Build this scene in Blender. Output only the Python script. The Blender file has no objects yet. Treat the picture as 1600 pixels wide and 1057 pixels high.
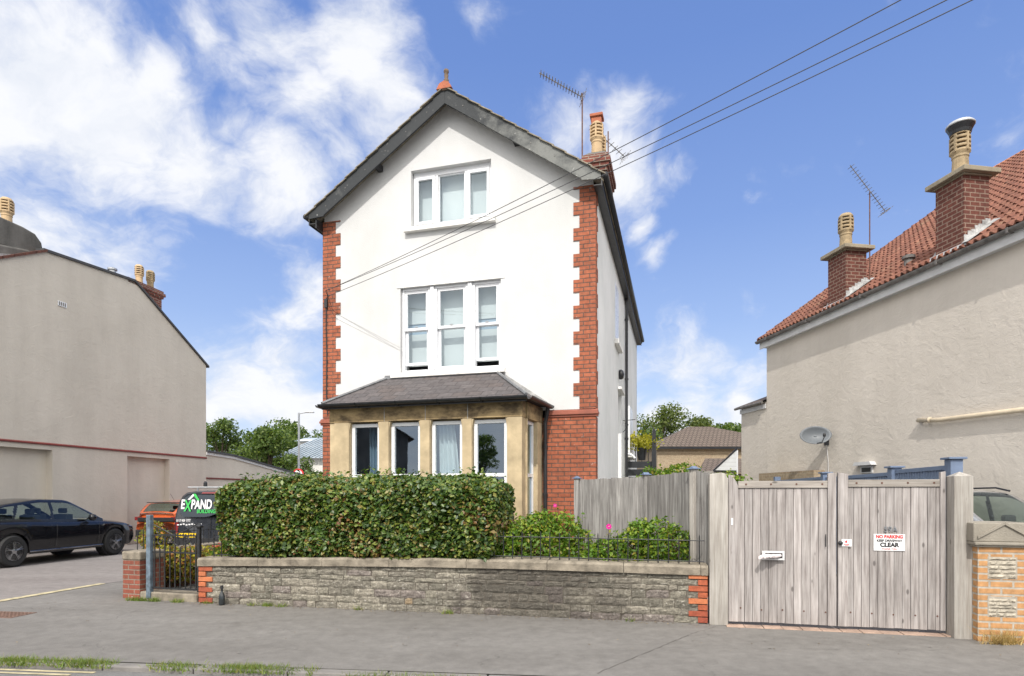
import bpy, math, random
import numpy as np
from mathutils import Vector, Matrix
random.seed(7); rng = np.random.default_rng(7)
R = math.radians; PI = math.pi
S = bpy.context.scene; COL = S.collection

# ------------------------------------------------------------------ camera
cd = bpy.data.cameras.new('camera'); cam = bpy.data.objects.new('camera', cd); COL.objects.link(cam)
cam.location = (0, 0, 1.6); cam.rotation_euler = (R(90), 0, 0)
cd.sensor_width = 36; cd.lens = 36*942/1600; cd.shift_y = 246.5/1600
cd.clip_start = .05; cd.clip_end = 3000
S.camera = cam
# ------------------------------------------------------------------ light
SUN_EL = 45.5; sx, sy = -.176, -.984          # horizontal direction towards the sun
S.view_settings.view_transform = 'Standard'; S.view_settings.look = 'None'
S.view_settings.exposure = .62; S.view_settings.gamma = 1
W = bpy.data.worlds.new('World'); S.world = W; W.use_nodes = True
sl = bpy.data.lights.new('sun', 'SUN'); sl.energy = 2.05; sl.angle = R(.53); sl.color = (1, .955, .89)
so = bpy.data.objects.new('sun', sl); COL.objects.link(so)
ce = math.cos(R(SUN_EL)); sd = Vector((sx*ce, sy*ce, math.sin(R(SUN_EL))))
so.rotation_euler = sd.to_track_quat('Z', 'Y').to_euler(); so.location = (0, -20, 30)

def nd(nt, typ, ins=None, **pr):
    n = nt.nodes.new(typ)
    for k, v in pr.items(): setattr(n, k, v)
    for k, v in (ins or {}).items():
        s = n.inputs[k]
        if isinstance(v, bpy.types.NodeSocket): nt.links.new(v, s)
        else:
            if hasattr(s.default_value, '__len__') and not hasattr(v, '__len__'): v = (v,)*len(s.default_value)
            if hasattr(s.default_value, '__len__') and len(s.default_value) == 4 and len(v) == 3: v = (*v, 1)
            s.default_value = v
    return n
def math_(nt, op, a, b=0., c=0., clamp=False):
    n = nd(nt, 'ShaderNodeMath', {0: a, 1: b, 2: c}, operation=op); n.use_clamp = clamp; return n.outputs[0]
def mixc(nt, f, a, b, mode='MIX'):
    n = nt.nodes.new('ShaderNodeMix'); n.data_type = 'RGBA'; n.blend_type = mode
    for i, v in ((0, f), (6, a), (7, b)):
        s = n.inputs[i]
        if isinstance(v, bpy.types.NodeSocket): nt.links.new(v, s)
        else: s.default_value = v if i == 0 else (*v, 1)
    return n.outputs[2]
def ramp(nt, f, stops, interp='LINEAR'):
    n = nt.nodes.new('ShaderNodeValToRGB'); nt.links.new(f, n.inputs[0]); cr = n.color_ramp; cr.interpolation = interp
    while len(cr.elements) < len(stops): cr.elements.new(.5)
    for e, (p, c) in zip(cr.elements, stops):
        e.position = p; e.color = (*c, 1) if hasattr(c, '__len__') else (c, c, c, 1)
    return n.outputs[0]
def rng_(nt, v, a, b, c=0., d=1., t='LINEAR'):
    n = nd(nt, 'ShaderNodeMapRange', {'Value': v, 'From Min': a, 'From Max': b, 'To Min': c, 'To Max': d}); n.interpolation_type = t; return n.outputs[0]

# sky: physical sky with clouds laid out by direction
nt = W.node_tree; nt.nodes.clear()
sky = nd(nt, 'ShaderNodeTexSky', sky_type='NISHITA', sun_disc=False, sun_elevation=R(SUN_EL), sun_rotation=math.atan2(sx, sy),
         air_density=1.0, dust_density=.6, ozone_density=2.2)
tc = nd(nt, 'ShaderNodeTexCoord').outputs['Generated']
nrm = nd(nt, 'ShaderNodeVectorMath', {0: tc}, operation='NORMALIZE').outputs[0]
sep = nd(nt, 'ShaderNodeSeparateXYZ', {0: nrm})
zz = math_(nt, 'ADD', math_(nt, 'MAXIMUM', sep.outputs[2], 0.), .55)
cx = math_(nt, 'DIVIDE', sep.outputs[0], zz); cy = math_(nt, 'DIVIDE', sep.outputs[1], zz)
pv = nd(nt, 'ShaderNodeCombineXYZ', {0: cx, 1: cy, 2: 3.1}).outputs[0]
warp = nd(nt, 'ShaderNodeTexNoise', {'Vector': pv, 'Scale': 4.0, 'Detail': 5})
wv = nd(nt, 'ShaderNodeVectorMath', {0: warp.outputs['Color'], 1: (.5, .5, .5)}, operation='SUBTRACT').outputs[0]
wv = nd(nt, 'ShaderNodeVectorMath', {0: wv, 'Scale': .22}, operation='SCALE').outputs[0]
pw = nd(nt, 'ShaderNodeVectorMath', {0: pv, 1: wv}, operation='ADD').outputs[0]
nA = nd(nt, 'ShaderNodeTexNoise', {'Vector': pw, 'Scale': 3.4, 'Detail': 9, 'Roughness': .6}).outputs[0]
nB = nd(nt, 'ShaderNodeTexNoise', {'Vector': pw, 'Scale': 10.5, 'Detail': 8, 'Roughness': .62}).outputs[0]
wd = nd(nt, 'ShaderNodeVectorMath', {0: wv, 'Scale': .75}, operation='SCALE').outputs[0]
dd = nd(nt, 'ShaderNodeVectorMath', {0: nrm, 1: wd}, operation='ADD').outputs[0]
blobs = [(30, 110, 250, 1), (170, 200, 190, 1), (290, 260, 120, 1), (360, 200, 70, .7), (60, 360, 190, .95), (210, 390, 90, .7),
    (560, 30, 140, .9), (440, 20, 140, .85), (330, 50, 120, .8), (600, 130, 100, .85), (470, 150, 95, .85), (600, 210, 80, .75), (510, 240, 60, .8), (430, 300, 105, .95), (300, 280, 70, .6),
    (500, 340, 50, .7), (880, 190, 95, .85), (960, 180, 70, .95), (960, 250, 110, 1), (1040, 265, 60, .85), (820, 170, 50, .6), (985, 365, 32, .75), (1010, 425, 30, .6), (1040, 405, 22, .5),
    (470, 475, 70, .75), (450, 560, 85, .85), (420, 640, 120, .9), (350, 570, 50, .5), (1070, 565, 75, .9), (1050, 640, 110, .75), (1180, 480, 30, .35), (1150, 610, 80, .6),
    (790, 15, 80, .6), (760, 50, 40, .4), (1370, 5, 70, .65), (380, 370, 40, .5), (-300, 200, 350, .9), (-250, 500, 250, .7), (2100, 300, 300, .7), (1900, 600, 200, .6)]
tot = None
for (bx, by, br, bw) in blobs:
    d = Vector((bx-800, 942, 775-by)); rr = br*1.5/d.length*942/ d.length*1.08; d.normalize()
    ds = nd(nt, 'ShaderNodeVectorMath', {0: dd, 1: d}, operation='DISTANCE').outputs['Value']
    m = rng_(nt, ds, rr*.0, rr, bw, 0., 'LINEAR')
    tot = m if tot is None else math_(nt, 'MAXIMUM', tot, m)
# clouds added out of view, behind and overhead, to brighten the shaded walls
back = math_(nt, 'MULTIPLY', math_(nt, 'MAXIMUM', rng_(nt, sep.outputs[1], .5, .2), rng_(nt, sep.outputs[2], .72, .9)), .9)
tot = math_(nt, 'MAXIMUM', tot, back)
nn = math_(nt, 'ADD', math_(nt, 'MULTIPLY', nA, .68), math_(nt, 'MULTIPLY', nB, .32))
den = math_(nt, 'ADD', math_(nt, 'MULTIPLY', tot, .95), math_(nt, 'MULTIPLY', math_(nt, 'SUBTRACT', nn, .52), 2.9))
cl = rng_(nt, den, .15, .84, 0., .96, 'SMOOTHSTEP')
shade = rng_(nt, math_(nt, 'ADD', nB, math_(nt, 'MULTIPLY', den, .25)), .35, .8)
ccf = mixc(nt, shade, (3.9, 4.15, 4.6), (5.0, 5.05, 5.2))
sunside = rng_(nt, sep.outputs[1], .15, -.35)
sunside = math_(nt, 'MULTIPLY', sunside, rng_(nt, sep.outputs[2], .14, .36))
ccol = mixc(nt, sunside, ccf, (13.0, 12.5, 11.6))     # added clouds on the sun's side, brightened to lift the ambient light
tint = nd(nt, 'ShaderNodeMix', data_type='RGBA', blend_type='MULTIPLY'); tint.inputs[0].default_value = 1
nt.links.new(sky.outputs[0], tint.inputs[6]); tint.inputs[7].default_value = (1.0, 1.05, 1.26, 1)
grad = ramp(nt, sep.outputs[2], [(0., (.62, .72, .90)), (.15, (.54, .67, .89)), (.267, (.36, .505, .83)), (.4, (.24, .38, .755)), (.586, (.165, .292, .675)), (1., (.11, .21, .54))])
grad = nd(nt, 'ShaderNodeVectorMath', {0: grad, 'Scale': 5.0}, operation='SCALE').outputs[0]
skyc = mixc(nt, .85, tint.outputs[2], grad)
final = mixc(nt, cl, skyc, ccol)
bg = nd(nt, 'ShaderNodeBackground', {'Color': final, 'Strength': .13})
out = nt.nodes.new('ShaderNodeOutputWorld'); nt.links.new(bg.outputs[0], out.inputs[0])

# ------------------------------------------------------------------ mesh helpers
class MB:
    def __init__(s): s.v = []; s.f = []; s.r = []; s.mi = []; s.uv = None
    def add(s, vs, fs, r=None, mi=0):
        b = len(s.v); s.v += [tuple(p) for p in vs]
        if r is None: r = random.random()
        for f in fs: s.f.append(tuple(i+b for i in f)); s.r.append(r); s.mi.append(mi)
    def quad(s, a, b, c, d, r=None, mi=0): s.add([a, b, c, d], [(0, 1, 2, 3)], r, mi)
    def box(s, x0, x1, y0, y1, z0, z1, r=None, mi=0, skip=''):
        vs = [(x0,y0,z0),(x1,y0,z0),(x1,y1,z0),(x0,y1,z0),(x0,y0,z1),(x1,y0,z1),(x1,y1,z1),(x0,y1,z1)]
        fs = {'b':(0,3,2,1),'t':(4,5,6,7),'f':(0,1,5,4),'k':(2,3,7,6),'r':(1,2,6,5),'l':(3,0,4,7)}
        s.add(vs, [f for k, f in fs.items() if k not in skip], r, mi)
    def prism(s, poly, a, b, ax='y', r=None, mi=0):
        # poly: 2-D points in the plane across ax, extruded from a to b
        n = len(poly)
        def P(p, t):
            return {'y': (p[0], t, p[1]), 'x': (t, p[0], p[1]), 'z': (p[0], p[1], t)}[ax]
        vs = [P(p, a) for p in poly]+[P(p, b) for p in poly]
        fs = [tuple(range(n))[::-1], tuple(range(n, 2*n))]+[(i, (i+1) % n, n+(i+1) % n, n+i) for i in range(n)]
        if ax == 'y': fs = [f[::-1] for f in fs]
        s.add(vs, fs, r, mi)
    def tube(s, pts, rad, n=8, r=None, mi=0, cap=True):
        pts = [Vector(p) for p in pts]; rads = rad if hasattr(rad, '__len__') else [rad]*len(pts)
        vs = []; fs = []; up0 = None
        for i, p in enumerate(pts):
            t = (pts[min(i+1, len(pts)-1)]-pts[max(i-1, 0)]).normalized()
            if up0 is None: up0 = Vector((0,0,1)) if abs(t.z) < .9 else Vector((1,0,0))
            a = t.cross(up0).normalized(); b = t.cross(a).normalized()
            for k in range(n):
                an = 2*PI*k/n; q = p+(a*math.cos(an)+b*math.sin(an))*rads[i]; vs.append(q)
        for i in range(len(pts)-1):
            for k in range(n): fs.append((i*n+k, i*n+(k+1) % n, (i+1)*n+(k+1) % n, (i+1)*n+k))
        if cap: fs += [tuple(range(n))[::-1], tuple(range((len(pts)-1)*n, len(pts)*n))]
        s.add(vs, fs, r, mi)
    def lathe(s, prof, c=(0,0,0), n=16, r=None, mi=0, ax='z'):
        vs = []; fs = []
        for (rd, z) in prof:
            for k in range(n):
                an = 2*PI*k/n; x, y = rd*math.cos(an), rd*math.sin(an)
                vs.append((c[0]+x, c[1]+y, c[2]+z) if ax == 'z' else ((c[0]+x, c[1]+z, c[2]+y) if ax == 'y' else (c[0]+z, c[1]+x, c[2]+y)))
        m = len(prof)
        for i in range(m-1):
            for k in range(n):
                q = (i*n+k, i*n+(k+1) % n, (i+1)*n+(k+1) % n, (i+1)*n+k); fs.append(q if ax != 'y' else q[::-1])
        a, b = tuple(range(n))[::-1], tuple(range((m-1)*n, m*n))
        fs += [a, b] if ax != 'y' else [a[::-1], b[::-1]]
        s.add(vs, fs, r, mi)
    def build(s, name, mats, parent=None, loc=(0,0,0), rot=0., smooth=False, bevel=0, uvfn=None, solid=0):
        me = bpy.data.meshes.new(name); me.from_pydata(s.v, [], s.f); me.validate(clean_customdata=False)
        if not isinstance(mats, (list, tuple)): mats = [mats]
        for m in mats: me.materials.append(M[m] if isinstance(m, str) else m)
        nf = len(me.polygons)
        if len(mats) > 1 and nf == len(s.mi): me.polygons.foreach_set('material_index', s.mi)
        att = me.attributes.new('rnd', 'FLOAT', 'FACE')
        if nf == len(s.r): att.data.foreach_set('value', s.r)
        ul = me.uv_layers.new(name='UVMap')
        V = np.array(s.v, dtype=float).reshape(-1, 3)
        uv = np.zeros((len(me.loops), 2))
        for p in me.polygons:
            n = p.normal; ax, ay, az = abs(n[0]), abs(n[1]), abs(n[2])
            for li in p.loop_indices:
                c = me.vertices[me.loops[li].vertex_index].co
                if uvfn: uv[li] = uvfn(c, n)
                elif az > .75 and az >= ax and az >= ay: uv[li] = (c[0], c[1])
                elif ax > ay: uv[li] = (c[1], c[2])
                else: uv[li] = (c[0], c[2])
        ul.data.foreach_set('uv', uv.ravel())
        if smooth: me.polygons.foreach_set('use_smooth', [True]*nf)
        o = bpy.data.objects.new(name, me); COL.objects.link(o); o.location = loc; o.rotation_euler = (0, 0, rot)
        if parent: o.parent = parent
        if bevel:
            b = o.modifiers.new('bevel', 'BEVEL'); b.width = bevel; b.segments = 2; b.limit_method = 'ANGLE'; b.angle_limit = R(40)
        if smooth == 'auto':
            pass
        return o
def tag(o, label=None, cat=None, group=None, kind=None):
    if label: o['label'] = label
    if cat: o['category'] = cat
    if group: o['group'] = group
    if kind: o['kind'] = kind
    return o
def thing(name, label, cat, loc=(0,0,0), rot=0., group=None):
    o = bpy.data.objects.new(name, None); COL.objects.link(o); o.location = loc; o.rotation_euler = (0,0,rot); o.empty_display_size = .3
    return tag(o, label, cat, group)
def text_mesh(txt, size, name, mat, parent, loc, rot=(R(90),0,0), sxx=1., bold=0., ext=.001, align='CENTER', shear=0.):
    cu = bpy.data.curves.new(name, 'FONT'); cu.body = txt; cu.size = size; cu.align_x = align; cu.align_y = 'CENTER'
    cu.extrude = ext; cu.offset = bold; cu.shear = shear
    t = bpy.data.objects.new('tmp', cu); COL.objects.link(t); bpy.context.view_layer.update()
    me = bpy.data.meshes.new_from_object(t); bpy.data.objects.remove(t)
    me.materials.clear(); me.materials.append(M[mat]); me.name = name
    o = bpy.data.objects.new(name, me); COL.objects.link(o); o.parent = parent; o.location = loc; o.rotation_euler = rot; o.scale = (sxx, 1, 1)
    return o
def leaves(name, P, size, mat, parent=None, out=None, bias=.6, loc=(0,0,0), rot=0., aspect=.6, rv=None, droop=0.):
    P = np.asarray(P, float); n = len(P)
    nv = rng.normal(size=(n, 3)); nv /= np.linalg.norm(nv, axis=1)[:, None]
    if out is not None: nv = nv*(1-bias)+np.asarray(out)*bias
    nv[:, 2] += .15; nv /= np.linalg.norm(nv, axis=1)[:, None]
    t = rng.normal(size=(n, 3)); t[:, 2] -= droop; t -= nv*np.sum(t*nv, 1)[:, None]; t /= np.linalg.norm(t, axis=1)[:, None]
    b = np.cross(nv, t); s = size*rng.uniform(.6, 1.3, n)[:, None]
    V = np.empty((n, 4, 3)); V[:, 0] = P-t*s*.5; V[:, 2] = P+t*s*.5
    fold = nv*s*.12
    V[:, 1] = P+b*s*.5*aspect+fold; V[:, 3] = P-b*s*.5*aspect+fold
    me = bpy.data.meshes.new(name); me.vertices.add(4*n); me.vertices.foreach_set('co', V.ravel())
    idx = (np.arange(n)*4)[:, None]+np.array([0, 1, 2, 0, 2, 3])
    me.loops.add(6*n); me.loops.foreach_set('vertex_index', idx.ravel().astype(np.int32))
    me.polygons.add(2*n); me.polygons.foreach_set('loop_start', np.arange(0, 6*n, 3, dtype=np.int32)); me.polygons.foreach_set('loop_total', np.full(2*n, 3, dtype=np.int32))
    me.update(calc_edges=True); me.materials.append(M[mat])
    att = me.attributes.new('rnd', 'FLOAT', 'FACE'); r = rng.random(n) if rv is None else rv
    att.data.foreach_set('value', np.repeat(r, 2).astype(np.float32))
    o = bpy.data.objects.new(name, me); COL.objects.link(o); o.location = loc; o.rotation_euler = (0,0,rot)
    if parent: o.parent = parent
    return o

# ------------------------------------------------------------------ materials
M = {}
def newmat(name):
    m = bpy.data.materials.new(name); m.use_nodes = True; nt = m.node_tree; M[name] = m
    return m, nt, nt.nodes['Principled BSDF']
def L(nt, a, b): nt.links.new(a, b)
def coords(nt, kind='Object'): return nd(nt, 'ShaderNodeTexCoord').outputs[kind]
def noise(nt, sc, det=4, rough=.55, vec=None, out=0):
    n = nd(nt, 'ShaderNodeTexNoise', {'Scale': sc, 'Detail': det, 'Roughness': rough})
    if vec is not None: L(nt, vec, n.inputs['Vector'])
    return n.outputs[out]
def bump(nt, bs, h, strength=.3, dist=.01, prev=None):
    n = nd(nt, 'ShaderNodeBump', {'Height': h, 'Strength': strength, 'Distance': dist})
    if prev is not None: L(nt, prev, n.inputs['Normal'])
    if bs is not None: L(nt, n.outputs[0], bs.inputs['Normal'])
    return n.outputs[0]
def rndattr(nt): return nd(nt, 'ShaderNodeAttribute', attribute_name='rnd').outputs['Fac']
def stretch(nt, v, s):
    return nd(nt, 'ShaderNodeMapping', {'Vector': v, 'Scale': s}).outputs[0]
def simple(name, col, rough=.6, metal=0., var=.12, sc=6., bmp=0., bsc=40., spec=.5, coat=0.):
    m, nt, b = newmat(name); v = coords(nt)
    n = noise(nt, sc, 5, .6, v)
    f = rng_(nt, n, .3, .7, 1-var, 1+var)
    c = nd(nt, 'ShaderNodeVectorMath', {0: col, 'Scale': f}, operation='SCALE').outputs[0]
    L(nt, c, b.inputs['Base Color']); b.inputs['Metallic'].default_value = metal
    L(nt, rng_(nt, n, .3, .7, max(0, rough-.08), min(1, rough+.08)), b.inputs['Roughness'])
    b.inputs['Specular IOR Level'].default_value = spec
    if coat: b.inputs['Coat Weight'].default_value = coat; b.inputs['Coat Roughness'].default_value = .03
    if bmp: bump(nt, b, noise(nt, bsc, 4, .6, v), bmp, .01)
    return m
def stucco(name, col, dirt, s1, b1, patch=.05, swirl=0., streak=.5):
    m, nt, b = newmat(name); v = coords(nt)
    n1 = noise(nt, .7, 6, .6, v); st = noise(nt, 1.6, 5, .65, stretch(nt, v, (1, 1, .18)))
    f = rng_(nt, math_(nt, 'ADD', math_(nt, 'MULTIPLY', n1, 1-streak), math_(nt, 'MULTIPLY', st, streak)), .38, .66)
    c = mixc(nt, f, dirt, col)
    L(nt, c, b.inputs['Base Color']); b.inputs['Roughness'].default_value = .9; b.inputs['Specular IOR Level'].default_value = .2
    nb = bump(nt, None, noise(nt, s1, 6, .62, v), b1, .01)
    if swirl:
        w = noise(nt, 1.3, 3, .6, v, 1); ww = nd(nt, 'ShaderNodeVectorMath', {0: w, 'Scale': 1.2}, operation='SCALE').outputs[0]
        vv = nd(nt, 'ShaderNodeVectorMath', {0: stretch(nt, v, (1, 1, 1.7)), 1: ww}, operation='ADD').outputs[0]
        t = noise(nt, 2.2, 3, .5, vv); r = math_(nt, 'ABSOLUTE', math_(nt, 'SUBTRACT', t, .5)); ridge = rng_(nt, r, 0., .035, 1., 0., 'SMOOTHSTEP')
        gate = rng_(nt, noise(nt, 1.7, 2, .5, v), .45, .62)
        nb = bump(nt, None, math_(nt, 'MULTIPLY', ridge, gate), swirl*.5, .012, nb)
        nb = bump(nt, None, noise(nt, 3.5, 4, .6, vv), swirl*.8, .05, nb)
    else:
        nb = bump(nt, None, noise(nt, 2.5, 4, .6, v), .12, .03, nb)
    L(nt, nb, b.inputs['Normal']); return m
def brick(name, c1, c2, c3, mortar, bw=.225, bh=.075, ms=.007, soot=0., lime=.0):
    m, nt, b = newmat(name); uv = coords(nt, 'UV')
    wn = noise(nt, 30, 2, .5, uv, 1); wz = nd(nt, 'ShaderNodeVectorMath', {0: wn, 'Scale': .0035}, operation='SCALE').outputs[0]
    uv2 = nd(nt, 'ShaderNodeVectorMath', {0: uv, 1: wz}, operation='ADD').outputs[0]
    br = nd(nt, 'ShaderNodeTexBrick', {'Vector': uv2, 'Color1': c1, 'Color2': c2, 'Mortar': mortar, 'Scale': 1., 'Mortar Size': ms, 'Mortar Smooth': .25, 'Bias': -.1, 'Brick Width': bw, 'Row Height': bh})
    br2 = nd(nt, 'ShaderNodeTexBrick', {'Vector': uv2, 'Color1': (0,0,0), 'Color2': (1,1,1), 'Mortar': (0,0,0), 'Scale': 1., 'Mortar Size': 0., 'Brick Width': bw, 'Row Height': bh, 'Bias': -.55}, squash_frequency=2)
    sp = math_(nt, 'MULTIPLY', nd(nt, 'ShaderNodeSeparateColor', {0: br2.outputs[0]}).outputs[0], .75)
    c = mixc(nt, math_(nt, 'MULTIPLY', sp, math_(nt, 'SUBTRACT', 1., br.outputs['Fac'])), br.outputs['Color'], c3)
    n = noise(nt, 14, 5, .65, coords(nt)); c = mixc(nt, 1., c, ramp(nt, n, [(.3, .72), (.7, 1.2)]), 'MULTIPLY')
    if soot:
        g = rng_(nt, noise(nt, 1.6, 5, .6, coords(nt)), .42, .62, 0., soot); c = mixc(nt, g, c, (.035, .03, .028))
    if lime:
        g = rng_(nt, noise(nt, 9, 4, .6, coords(nt)), .66, .72, 0., lime); c = mixc(nt, g, c, (.6, .57, .52))
    L(nt, c, b.inputs['Base Color']); b.inputs['Roughness'].default_value = .85; b.inputs['Specular IOR Level'].default_value = .25
    h = math_(nt, 'ADD', math_(nt, 'MULTIPLY', br.outputs['Fac'], -1.), math_(nt, 'MULTIPLY', noise(nt, 60, 4, .6, coords(nt)), .35))
    bump(nt, b, h, .6, .006); return m
def wood(name, ca, cb, cc, gs=1., axis=2, rough=.85):
    m, nt, b = newmat(name); v = coords(nt); r = rndattr(nt)
    off = nd(nt, 'ShaderNodeCombineXYZ', {0: math_(nt, 'MULTIPLY', r, 37.), 1: math_(nt, 'MULTIPLY', r, 11.), 2: math_(nt, 'MULTIPLY', r, 53.)}).outputs[0]
    vo = nd(nt, 'ShaderNodeVectorMath', {0: v, 1: off}, operation='ADD').outputs[0]
    sc = [14*gs]*3; sc[axis] = .9*gs
    g = noise(nt, 2.2, 6, .62, stretch(nt, vo, tuple(sc)))
    sc2 = [70*gs]*3; sc2[axis] = 1.6*gs
    g2 = noise(nt, 1.5, 4, .6, stretch(nt, vo, tuple(sc2)))
    big = noise(nt, 1.1, 4, .6, vo)
    c = ramp(nt, g, [(.3, ca), (.5, cb), (.72, cc)])
    c = mixc(nt, 1., c, ramp(nt, g2, [(.3, .82), (.62, 1.08)]), 'MULTIPLY')
    c = mixc(nt, 1., c, ramp(nt, big, [(.3, .78), (.7, 1.15)]), 'MULTIPLY')
    c = mixc(nt, 1., c, ramp(nt, r, [(0, .82), (1, 1.13)]), 'MULTIPLY')
    s3 = [7*gs]*3; s3[axis] = 3.2*gs
    kd = nd(nt, 'ShaderNodeTexVoronoi', {'Vector': stretch(nt, vo, tuple(s3)), 'Scale': .8, 'Randomness': 1.}).outputs['Distance']
    kn = rng_(nt, kd, .05, .11, .75, 0., 'SMOOTHSTEP'); c = mixc(nt, kn, c, tuple(x*.4 for x in ca))
    L(nt, c, b.inputs['Base Color']); b.inputs['Roughness'].default_value = rough; b.inputs['Specular IOR Level'].default_value = .25
    bump(nt, b, math_(nt, 'ADD', g2, g), .35, .004); return m
def leafmat(name, stops, trans=.35, rough=.5, spec=.4):
    m, nt, b = newmat(name); r = rndattr(nt); c = ramp(nt, r, stops)
    c = mixc(nt, 1., c, ramp(nt, noise(nt, 1.7, 3, .6, coords(nt)), [(.3, .8), (.7, 1.2)]), 'MULTIPLY')
    L(nt, c, b.inputs['Base Color']); b.inputs['Roughness'].default_value = rough; b.inputs['Specular IOR Level'].default_value = spec
    tr = nd(nt, 'ShaderNodeBsdfTranslucent', {'Color': mixc(nt, 1., c, (1.5, 1.6, .6), 'MULTIPLY')})
    mx = nd(nt, 'ShaderNodeMixShader', {0: trans, 1: b.outputs[0], 2: tr.outputs[0]})
    L(nt, mx.outputs[0], nt.nodes['Material Output'].inputs[0]); return m

stucco('white_render', (.685, .687, .69), (.585, .585, .575), 55, .5, streak=.35)
stucco('side_render', (.85, .855, .845), (.70, .715, .70), 45, .3, streak=.12)
stucco('beige_render', (.645, .595, .52), (.545, .50, .435), 40, .45, swirl=.32)
stucco('cream_render', (.675, .62, .55), (.59, .54, .475), 40, .45, swirl=.34)
stucco('far_render', (.52, .44, .33), (.44, .37, .28), 30, .2)
stucco('cement', (.22, .21, .195), (.07, .068, .062), 22, .8)
simple('concrete_coping', (.255, .222, .175), .92, var=.42, sc=7, bmp=.9, bsc=45, spec=.2)
stucco('pillar_stone', (.46, .42, .35), (.20, .18, .15), 55, .9)
brick('house_brick', (.42, .135, .072), (.32, .094, .052), (.50, .20, .11), (.13, .085, .068), ms=.009, lime=.4, soot=.22)
simple('string_clay', (.30, .10, .065), .8, var=.15, sc=6, bmp=.2)
brick('stretcher_brick', (.44, .10, .045), (.36, .075, .036), (.5, .15, .07), (.2, .12, .09))
brick('pier_brick', (.29, .09, .06), (.19, .06, .045), (.42, .15, .08), (.27, .225, .18), ms=.009, soot=.25, lime=.4)
brick('chimney_brick', (.24, .075, .055), (.16, .05, .042), (.30, .09, .06), (.33, .27, .22), ms=.011, soot=.35)
brick('chimney_brick2', (.15, .054, .040), (.09, .036, .03), (.20, .075, .052), (.25, .175, .135), ms=.011, bw=.21, bh=.082)
stucco('cement_light', (.40, .35, .26), (.20, .17, .125), 22, .6)
simple('hedge_shade', (.014, .017, .008), .95, var=.4, sc=14)
brick('golden_brick', (.50, .275, .125), (.43, .225, .10), (.54, .33, .17), (.42, .38, .32), ms=.012)
brick('far_brick', (.38, .30, .205), (.34, .265, .18), (.38, .26, .17), (.4, .34, .25))
brick('slate', (.125, .112, .112), (.075, .072, .077), (.19, .145, .125), (.04, .035, .037), bw=.26, bh=.17, ms=.005)
brick('far_tile', (.17, .135, .11), (.13, .10, .085), (.22, .18, .14), (.07, .055, .045), bw=.25, bh=.3, ms=.03)
simple('bath_stone', (.50, .40, .255), .9, var=.22, sc=3.5, bmp=.35, bsc=50, spec=.2)
def brick_plain():
    m, nt, b = newmat('brick_plain'); v = coords(nt)
    c = ramp(nt, rndattr(nt), [(0, (.30, .07, .04)), (.5, (.42, .11, .05)), (1, (.56, .19, .08))])
    c = mixc(nt, 1., c, ramp(nt, noise(nt, 18, 6, .7, v), [(.3, .6), (.7, 1.25)]), 'MULTIPLY'); L(nt, c, b.inputs['Base Color'])
    b.inputs['Roughness'].default_value = .88; bump(nt, b, noise(nt, 45, 5, .65, v), .6, .008)
brick_plain()
def weathered_stone():
    m, nt, b = newmat('weathered_stone'); v = coords(nt)
    n = noise(nt, 3.0, 6, .65, stretch(nt, v, (1, 1, 1.8))); f = rng_(nt, n, .36, .62)
    c = mixc(nt, f, (.10, .072, .042), (.44, .32, .165)); L(nt, c, b.inputs['Base Color']); b.inputs['Roughness'].default_value = .9
    bump(nt, b, noise(nt, 50, 4, .6, v), .4, .01)
weathered_stone()
def rubble():
    m, nt, b = newmat('rubble_stone'); v = coords(nt); r = rndattr(nt)
    c = ramp(nt, r, [(0, (.185, .172, .14)), (.22, (.255, .235, .19)), (.45, (.215, .197, .162)), (.68, (.285, .26, .212)), (.88, (.22, .19, .17)), (.985, (.28, .215, .14))], 'CONSTANT')
    n = noise(nt, 9, 7, .72, stretch(nt, v, (1, 1, 2.2))); c = mixc(nt, 1., c, ramp(nt, n, [(.3, .38), (.68, 1.45)]), 'MULTIPLY'); c = mixc(nt, 1., c, ramp(nt, noise(nt, 38, 5, .7, v), [(.32, .62), (.66, 1.3)]), 'MULTIPLY')
    lm = rng_(nt, noise(nt, 20, 5, .65, v), .585, .66, 0., .65); c = mixc(nt, lm, c, (.55, .52, .46))
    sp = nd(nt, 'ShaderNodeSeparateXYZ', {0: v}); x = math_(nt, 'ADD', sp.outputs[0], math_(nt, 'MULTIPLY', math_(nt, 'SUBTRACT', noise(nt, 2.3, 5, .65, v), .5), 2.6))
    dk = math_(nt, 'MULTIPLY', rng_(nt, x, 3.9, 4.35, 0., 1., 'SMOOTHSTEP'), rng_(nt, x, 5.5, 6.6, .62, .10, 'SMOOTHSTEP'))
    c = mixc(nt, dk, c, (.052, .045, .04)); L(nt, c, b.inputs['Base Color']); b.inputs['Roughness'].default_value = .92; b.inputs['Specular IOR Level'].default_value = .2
    nb = bump(nt, None, n, 1., .022); nb = bump(nt, None, noise(nt, 24, 6, .7, stretch(nt, v, (1, 1, 1.6))), .9, .012, nb); bump(nt, b, noise(nt, 90, 5, .65, v), .7, .004, nb)
rubble()
simple('mortar', (.115, .10, .082), .95, var=.6, sc=8, bmp=.7, bsc=60, spec=.1)
simple('dark_mortar', (.15, .135, .115), .95, var=.35, sc=8, bmp=.7, bsc=60, spec=.1)
wood('gate_wood', (.225, .20, .19), (.36, .33, .315), (.49, .46, .445))
wood('gate_rail', (.27, .24, .21), (.37, .335, .30), (.45, .42, .38), axis=0)
wood('post_wood', (.33, .30, .265), (.44, .41, .37), (.53, .505, .465))
wood('fence_wood', (.15, .14, .133), (.27, .258, .245), (.40, .39, .37))
simple('blue_paint', (.15, .20, .30), .55, var=.12, sc=8, bmp=.15)
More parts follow.
